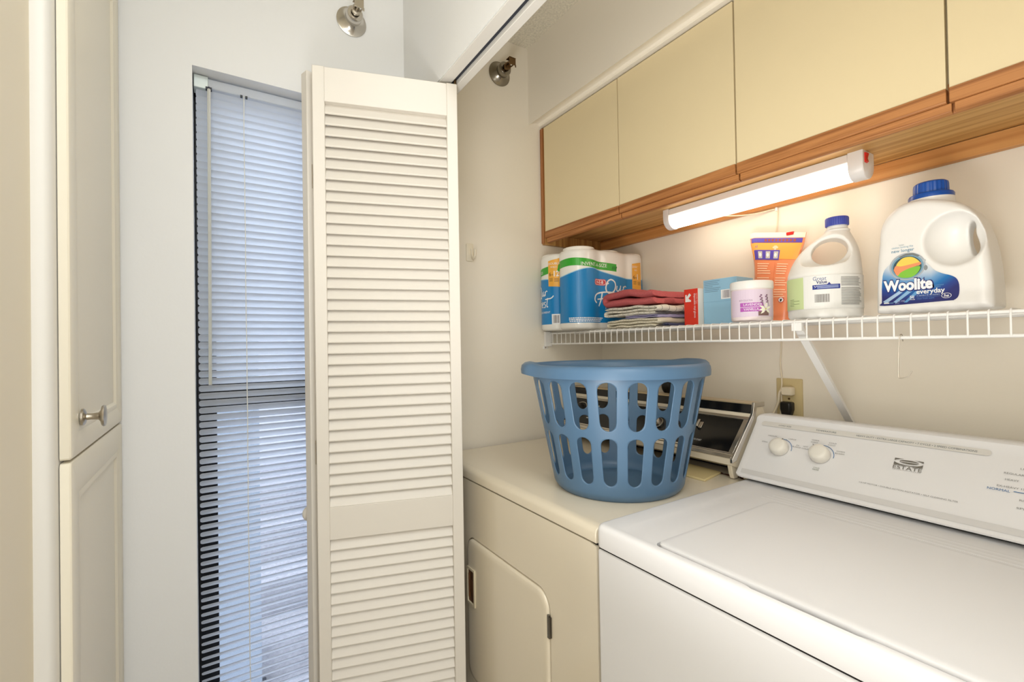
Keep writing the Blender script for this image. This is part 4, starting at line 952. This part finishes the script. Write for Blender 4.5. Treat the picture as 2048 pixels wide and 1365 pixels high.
for idx in ((0,1,3,2),(4,6,7,5),(0,4,5,1),(2,3,7,6),(0,2,6,4),(1,5,7,3)): bm.faces.new([vv[i] for i in idx])
vv = [bm.verts.new(dmap(.6065+dx,.085+ds,l)) for dx in (-.0035,.0035) for ds in (-.012,.012) for l in (.002,.012)]
for idx in ((0,1,3,2),(4,6,7,5),(0,4,5,1),(2,3,7,6),(0,2,6,4),(1,5,7,3)): bm.faces.new([vv[i] for i in idx])
link('start_switch', bm, M['chrome'], dr, bevel=.001)
TD = Matrix(((1,0,0,0),(0,es.y,en.y,0),(0,es.z,en.z,0),(0,0,0,1)))
for x,s_,r in ((.1125,.070,.024),(.4706,.070,.014)):
    bm = B(); lathe(bm, [(r*1.25,.0018),(r*1.25,.003),(r*1.05,.004),(r,.006),(r*.9,.016),(r*.8,.018),(.0005,.018)], 32, T=TR(dmap(x,s_,0))@TD); k_ = link('dial', bm, M['chrome'] if r<.02 else M['dark'], dr, smooth=40)
bm = B(); tube(bm, [dmap(.1125+.034*math.cos(2*PI*k/40),.070+.034*math.sin(2*PI*k/40),.0035) for k in range(40)], .002, 8, closed=True); link('dial_ring', bm, M['chrome'], dr)
lw = ink((226,226,222)); dfn = lambda x,y,l: dmap(x,y,.0022+l)
pr = Print(); pr.text('PUSH TO START', .596,.0345,.0075,lw,0,shear=.3,width=.038); pr.build('start_print', dr, dfn)
pr = Print()
for q in range(3): pr.rect(.33,.088-q*.018,.37-.004*q,.0915-q*.018,lw,0)
pr.build('cycle_print', dr, dfn)
pr = Print()
for q in range(4): pr.rect(.17,.095-q*.018,.20,.0985-q*.018,lw,0)
pr.build('dial_print', dr, dfn)
# lint screen cover and rust along the rear of the top
bm = B(); loft(bm, [[(p[0],p[1],z) for p in pts_] for z,pts_ in ((DZ+.0002,[(.560,-.226),(.680,-.232),(.700,-.330),(.575,-.330)]),(DZ+.0055,[(.561,-.227),(.679,-.233),(.698,-.329),(.576,-.329)]))]); link('lint_screen_cover', bm, mat('yellowed_plastic',(222,204,152),.4), dr, bevel=.0015, label='yellowed lint screen cover')
pr = Print(); rnd = random.Random(4); ru = M['rust']
def blot(cx_,cy_,rx,ry,l=0,n=14):
    pr.poly([(cx_+rx*(.6+.6*rnd.random())*math.cos(2*PI*k/n), cy_+ry*(.6+.6*rnd.random())*math.sin(2*PI*k/n)) for k in range(n)], ru, l)
def rust(name=None):
    global pr
    pr.build('rust_spot', dr, lambda x,y,l: (x,y,DZ+.0004+l), label='brown rust stain'); pr = Print()
for q in range(26): blot(.45+.29*q/25, -.222-.004*rnd.random()-.010*rnd.random(), .009+.008*rnd.random(), .003+.006*rnd.random(), q*1e-5)
rust()
for k in range(3):
    yy = (-.372,-.50,-.555)[k]
    for q in range(3): blot(.7512-.002*rnd.random(), yy-.006*q, .0010+.0012*rnd.random(), .003+.004*rnd.random(), q*1e-5)
    rust()
# ================================================================== WASHER
WX0, WX1, WYF, WYB, WZT = .7585, 1.4445, -.7515, -.060, .9245
wa = empty('washing_machine', (1.10,-.40,0), 'white top-loading washing machine with knobs on the rear console', 'washing machine')
bm = B(); box(bm, (WX0+.0015,WYF+.002,.02),(WX1-.0015,WYB,.8775)); link('cabinet', bm, M['washw'], wa, bevel=.006, seg=3)
bm = B(); box(bm, (WX0+.004,WYF+.005,.8755),(WX1-.004,WYB,.8835)); link('top_seam', bm, M['void'], wa)
LX0, LX1, LY0, LY1 = .8850, 1.318, -.7300, -.3720
def lidline(d, notch=True):
    """outline of the lid, grown by d, with the finger notch at the front"""
    P_ = rrect(LX0-d, LY0-d, LX1+d, LY1+d, .012+max(0,d*.5), 6); o_ = []
    for i,p in enumerate(P_):
        o_.append(p); q = P_[(i+1)%len(P_)]
        # densify the front edge
        if abs(p[1]-(LY0-d))<1e-6 and abs(q[1]-(LY0-d))<1e-6 and abs(q[0]-p[0])>.1:
            for k in range(1,60):
                x = p[0]+(q[0]-p[0])*k/60; e = 0
                if notch: e = .0065/(1+math.exp(-(x-1.052)/.003))*(1/(1+math.exp((x-1.178)/.003)))
                o_.append((x, p[1]-e*(1 if notch else 0)))
    return o_
H0 = lidline(.0040); nH = len(H0)
def outer_ring(i, z):
    x0,y0,x1,y1 = WX0+i, WYF+i, WX1-i, WYB-i*.2; r = max(.014-i*.6,.004)
    P_ = rrect(x0,y0,x1,y1,r,6); o_ = []
    n4 = 7
    for k,p in enumerate(P_):
        o_.append((p[0],p[1],z)); q = P_[(k+1)%len(P_)]
        if abs(p[1]-y0)<1e-6 and abs(q[1]-y0)<1e-6 and abs(q[0]-p[0])>.1:
            for j in range(1,60): o_.append((p[0]+(q[0]-p[0])*j/60, p[1], z))
    assert len(o_) == nH
    return o_
bm = B()
rings = [outer_ring(0,.8820), outer_ring(-.0005,.8850), outer_ring(-.0005,.9130), outer_ring(.0005,.9180), outer_ring(.0025,.9215), outer_ring(.0055,.9238), outer_ring(.0100,.9246)]
def blend(t, z): 
    a = outer_ring(.0100,z); return [(p[0]+(q[0]-p[0])*t, p[1]+(q[1]-p[1])*t, z) for p,q in zip(a, lidline(.0040))]
rings += [blend(.30,.9247), blend(.36,.9242), blend(.42,.9232), blend(.60,.9232), blend(.93,.9232), [(p[0],p[1],.9224) for p in H0], [(p[0],p[1],.9120) for p in H0]]
loft(bm, rings, cap0=True, cap1=True); link('top_panel', bm, M['washw'], wa, smooth=35)
def L0(d): return lidline(-d, False)
bm = B(); loft(bm, [[(p[0],p[1],z) for p in lidline(-d, False)] for d,z in ((.002,.9145),(.0005,.9180),(0,.9240),(.0012,.9262),(.004,.9272),(.010,.9274),(.020,.9270),(.03,.9270))]); link('lid', bm, M['washw'], wa, smooth=35)
bm = B(); loft(bm, [[(p[0],p[1],z) for p in rrect(1.082,-.7395,1.168,-.7310,.0025,3)] for z in (.9118,.9124)]); link('finger_slot', bm, M['void'], wa)
bm = B()
for q,y in enumerate((-.352,-.338,-.322)): 
    prism(bm, [(y-.004,.9232),(y-.001,.9236),(y+.001,.9236),(y+.004,.9232),(y+.004,.9225),(y-.004,.9225)], 'x', LX0-.03+q*.004, 1.40)
link('rear_ridges', bm, M['washw'], wa, smooth=60)
# console
es = Vector((0,.109,.135)).normalized(); en = Vector((0,-es.z,es.y)); p0 = Vector((0,-.275,.935)); es_w, en_w, p0_w = es, en, p0
def wmap(x,s,l): return p0_w+Vector((x,0,0))+es_w*s+en_w*l
CL, CR = .745, 1.4475
pf = [(-.262,.9300),(-.2755,.9320),(-.2765,.9355)]+[tuple((p0+es*s).yz) for s in (.02,.06,.11,.150,.163)]+[(-.1690,1.0715),(-.1640,1.0745),(-.1560,1.0752),(-.1260,1.0735),(-.1215,1.070),(-.1215,.945),(-.20,.9300)]
cy, cz = -.19, .99
def shp(x, k, dz=0): return [(x, cy+(p[0]-cy)*k, cz+(p[1]-cz)*k+dz) for p in pf]
bm = B(); loft(bm, [shp(CL-.0010,.86),shp(CL,.93),shp(CL+.004,.975),shp(CL+.010,.996),shp(CL+.016,1),shp(CR-.01,1),shp(CR,.95)]); link('console', bm, M['wcons'], wa, smooth=35)
bm = B(); loft(bm, [shp(CL+.0175,.999),shp(CL+.0175,1.006),shp(CL+.0195,1.006),shp(CL+.0195,.999)]); link('end_cap_seam', bm, M['wcons'], wa)
bm = B(); box(bm, (CL+.024,-.255,.9246),(CR-.01,-.13,.9305)); link('console_gap', bm, M['void'], wa)
bm = B(); box(bm, (.758,-.262,.9232),(.768,-.250,.9315)); link('console_foot', bm, M['brushed'], wa, bevel=.002)
# printed panel
pr = prB = Print(); gb = ink((220,217,211)); gt = ink((96,104,108)); gl_ = ink((140,140,138)); bl_ = ink((46,110,168)); gs = ink((214,212,210))
pr.poly(rrect(.7626,.1455,1.178,.1580,.006,5), gb, 0)
pr.text('LOAD SIZE', .8053,.1495,.0052,gt,.0003,width=.029); pr.text('TEMPERATURE', .8889,.1495,.0056,gt,.0003,width=.042); pr.text('HEAVY DUTY \u2022 EXTRA LARGE CAPACITY \u2022 7 CYCLE \u2022 2 SPEED COMBINATIONS', .9698,.1495,.0058,gt,.0003,width=.190)
pr.rect(CL+.012,.0075,CR-.012,.0195,gs,0)
prL = Print(); prT = Print(); prE = Print(); prC = Print(); prF = Print()
def tx(pr,s,x,y,w_,c=gl_,h=.0042,al='l'): pr.text(s,x,y,h,c,.0002,al,width=w_)
for p_,cx_ in ((prL,.8265),(prT,.9147)):
    p_.line([(cx_+.0258*math.cos(math.radians(a)), .0895+.0258*math.sin(math.radians(a))) for a in range(-4,108,4)], .0012, bl_, .0002)
for t_ in (('SMALL',.7800,.0995,.0145),('MEDIUM',.7895,.1180,.0205),('LARGE',.8385,.1170,.0165),('EX',.8595,.1035,.006),('LARGE',.8540,.0985,.0165)): tx(prL,*t_)
for t_ in (('HOT',.8745,.1035,.010),('COLD',.8725,.0980,.0145),('WARM',.8870,.1235,.0155),('COLD',.8870,.1180,.0145),('COLD',.9235,.1225,.0145),('COLD',.9225,.1170,.0145),('WARM',.9415,.1050,.0165),('WARM',.9415,.0995,.0165)): tx(prT,*t_)
prR = Print(); tx(prR,'COLD',.9085,.0565,.0120,ink((120,132,110))); tx(prR,'RINSE',.9080,.0520,.0125,ink((120,132,110)))
for k,(a_,b_) in enumerate(((.8135,.1165),(.8345,.1148),(.8530,.1005),(.8000,.0985),(.9028,.1145),(.9260,.1125),(.9415,.1010),(.8885,.0985))): (prL if k<4 else prT).ell(a_,b_,.0009,.0009,gt,.0003,10)
tx(prF,'1/2-HP MOTOR \u2022 DOUBLE-ACTION AGITATOR \u2022 SELF CLEANING FILTER',.9980,.0440,.1500,h=.0042)
pr = prE; eg = ink((112,108,100)); x0,x1 = 1.0450,1.0900
def swoop(x): return .1065-.0045*math.sin(PI*min(1,max(0,(x-x0)/(x1-x0)))**1.0)
pr.poly([(x0,.1130),(x0+.016,.1130),(x0+.008,.1117),(x0+.003,.1098),(x0,.1078)], eg, .0002)
pr.poly([(x0,.1050),(x0+.004,.1028),(x0+.010,.1010),(x0+.018,.1000),(x0+.028,.1000),(x0+.037,.1015),(x0+.042,.1035),(x1,.1060),(x1,.0985),(x0,.0985)], eg, .0002)
pr.poly([(x1,.1130),(x1,.1090),(x1-.004,.1108),(x1-.009,.1122),(x1-.014,.1130)], eg, .0002)
pr.poly([(x0+.0235+.0150*math.cos(a_/12*PI), .1072+.0040*math.sin(a_/12*PI)) for a_ in range(25)], eg, .0003)
pr.line([(x0+.010,.1062),(x0+.020,.1070),(x0+.030,.1073),(x0+.038,.1068)],.0011,M['wcons'],.0005)
pr.text('ESTATE', x0,.0900,.0105,eg,.0004,width=.045)
for k in range(14): pr.rect(x0+k*.0032,.0880,x0+k*.0032+.0022,.0886,gl_,.0002)
tx(prC,'NORMAL',1.1803,.0815,.0278,bl_,.0062); prC.rect(1.2120,.0839,1.30,.0851,bl_,.0002)
for t_ in (('EX-HEAVY 15',1.1915,.0895,.0330),('HEAVY',1.2000,.1035,.0165),('REGULAR',1.1975,.1155,.0240),('LIGHT',1.2160,.1275,.0180),('RINSE',1.2200,.0690,.0160),('SPIN',1.2180,.0545,.0150)): tx(prC,*t_,gl_,.0050)
for nm_,p_ in (('console_bands',prB),('load_size_print',prL),('temperature_print',prT),('brand_emblem',prE),('rinse_print',prR),('cycle_print',prC),('feature_print',prF)): p_.build(nm_, wa, lambda x,y,l: wmap(x,y,.0016+l))
TW = Matrix(((1,0,0,0),(0,es_w.y,en_w.y,0),(0,es_w.z,en_w.z,0),(0,0,0,1)))
for x,rot in ((.8265,-.5),(.9147,.7)):
    T = TR(wmap(x,.0895,0))@TW@Matrix.Rotation(rot,4,'Z')
    bm = B(); lathe(bm, [(.0195,.0012),(.0205,.003),(.0203,.012),(.0188,.0185),(.0165,.0215),(.010,.0228),(.0005,.0232)], 40, T=T); k_ = link('control_knob', bm, mat('knob_plastic_%d'%int(x*100),(240,236,226),.35), wa, smooth=50)
    bm = B(); box(bm, (-.0006,.010,.0195),(.0006,.0200,.0214), T=T); link('pointer_mark', bm, ink((120,112,100)), k_)
T = TR(wmap(1.30,.0845,0))@TW
bm = B(); lathe(bm, [(.030,.0012),(.031,.003),(.030,.016),(.027,.020),(.0005,.022)], 40, T=T); link('timer_dial', bm, M['wcons'], wa, smooth=50)
# ================================================================== LAUNDRY BASKET
BX, BY, BZ = .582, -.512, DZ+.0008
bk = empty('laundry_basket', (BX,BY,BZ), 'round slotted blue plastic laundry basket standing on the dryer', 'basket')
va = math.atan2(-1.356-BY, 1.417-BX)      # towards the camera
def brad(z):  # radius at height z above the base
    if z < .02: 
        t_ = z/.02; return .142+.013*math.sin(t_*PI/2)
    return .155+(z-.02)/.235*.046
NS = 20; pitch_a = 2*PI/NS; a0 = va-math.radians(5.5)+0
def bp_(a, z, dr_=0): r = brad(z)+dr_; return Vector((BX+r*math.cos(a), BY+r*math.sin(a), BZ+z))
bm = B()
FR = [-1,-.66,-.33,0,.33,.66,1]
for zlo,zhi,sl,sh_,hw in [(.022,.1535,.0385,.1450,.0165),(.1535,.272,.1610,.2665,.0198)]:
    for q in range(NS):
        ac = a0+q*pitch_a; hm = pitch_a/2; ins = []; outr = []
        def hwz(z): return hw*(1-.12*(sh_-z)/(sh_-sl))/brad((sl+sh_)/2)
        for top in (1,0):
            R_ = hw*.95
            for k in range(9):
                t_ = PI*k/8+(0 if top else PI); zc_ = sh_-R_ if top else sl+R_; z = zc_+R_*math.sin(t_)
                ins.append((math.cos(t_)*hwz(z), z))
                zt = zhi if top else zlo; sgn = 1 if top else -1
                if k in (0,8): outr.append((hm*(sgn if k==0 else -sgn), zc_))
                else: outr.append((hm*sgn*FR[7-k], zt))
        n_ = len(ins); mid_ = [((a_[0]*.8+b_[0]*.2),(a_[1]*.8+b_[1]*.2)) for a_,b_ in zip(ins,outr)]
        loops = [[bm.verts.new(bp_(ac+u,z)) for u,z in L_] for L_ in (ins,mid_,outr)]
        for a_,b_ in zip(loops[:-1],loops[1:]):
            for k in range(n_): bm.faces.new((a_[k],a_[(k+1)%n_],b_[(k+1)%n_],b_[k]))
angs = [a0-pitch_a/2+pitch_a*q+pitch_a*(f+1)/2 for q in range(NS) for f in FR[:-1]]; nseg = len(angs)
bmw = bm
def cr_(z): return [Vector((BX+brad(z)*math.cos(a), BY+brad(z)*math.sin(a), BZ+z)) for a in angs]
loft(bmw, [cr_(.272),cr_(.2795)], False, False)
loft(bmw, [cr_(z) for z in (.022,.019,.016,.012,.008,.005,.0015)]+[[Vector((BX+r*math.cos(a), BY+r*math.sin(a), BZ+z)) for a in angs] for r,z in ((.136,0),(.128,.001),(.122,.004),(.06,.006),(.001,.006))], False, True)
bmesh.ops.remove_doubles(bmw, verts=bmw.verts, dist=2e-5)
o = link('basket_wall', bmw, M['basket'], bk, smooth=50)
md = o.modifiers.new('solid','SOLIDIFY'); md.thickness = .0026; md.offset = 1; md.use_even_offset = False
# rim: rolled collar with two pull-out handles
rimp = [(-.004,.272),(-.004,.290),(.000,.2975),(.006,.3005),(.012,.2985),(.0165,.292),(.0178,.282),(.0172,.272),(.0155,.2718),(.0160,.282),(.0145,.290),(.010,.2955),(.005,.2965),(.0005,.292),(-.0015,.286),(-.0012,.272)]
ha = math.atan2(-.52,-.85)
rings = []
NR = 160
for k in range(NR):
    a = 2*PI*k/NR; e = 0
    for h_ in (math.radians(238), math.radians(68)):
        dlt = (a-h_+PI)%(2*PI)-PI; e = max(e, math.exp(-(dlt/.30)**4))
    ring = []
    for dr_,z in rimp:
        rr2 = .2015+dr_*(1+e*.75)+(.004*e if dr_>.004 else 0); zz = z+(.0055*e if dr_>0 else .003*e)
        ring.append((BX+rr2*math.cos(a), BY+rr2*math.sin(a), BZ+zz))
    rings.append(ring)
bm = B(); loft(bm, rings, close_u=True); link('rim', bm, M['basket'], bk, smooth=50, label='rolled rim with two flared handles')
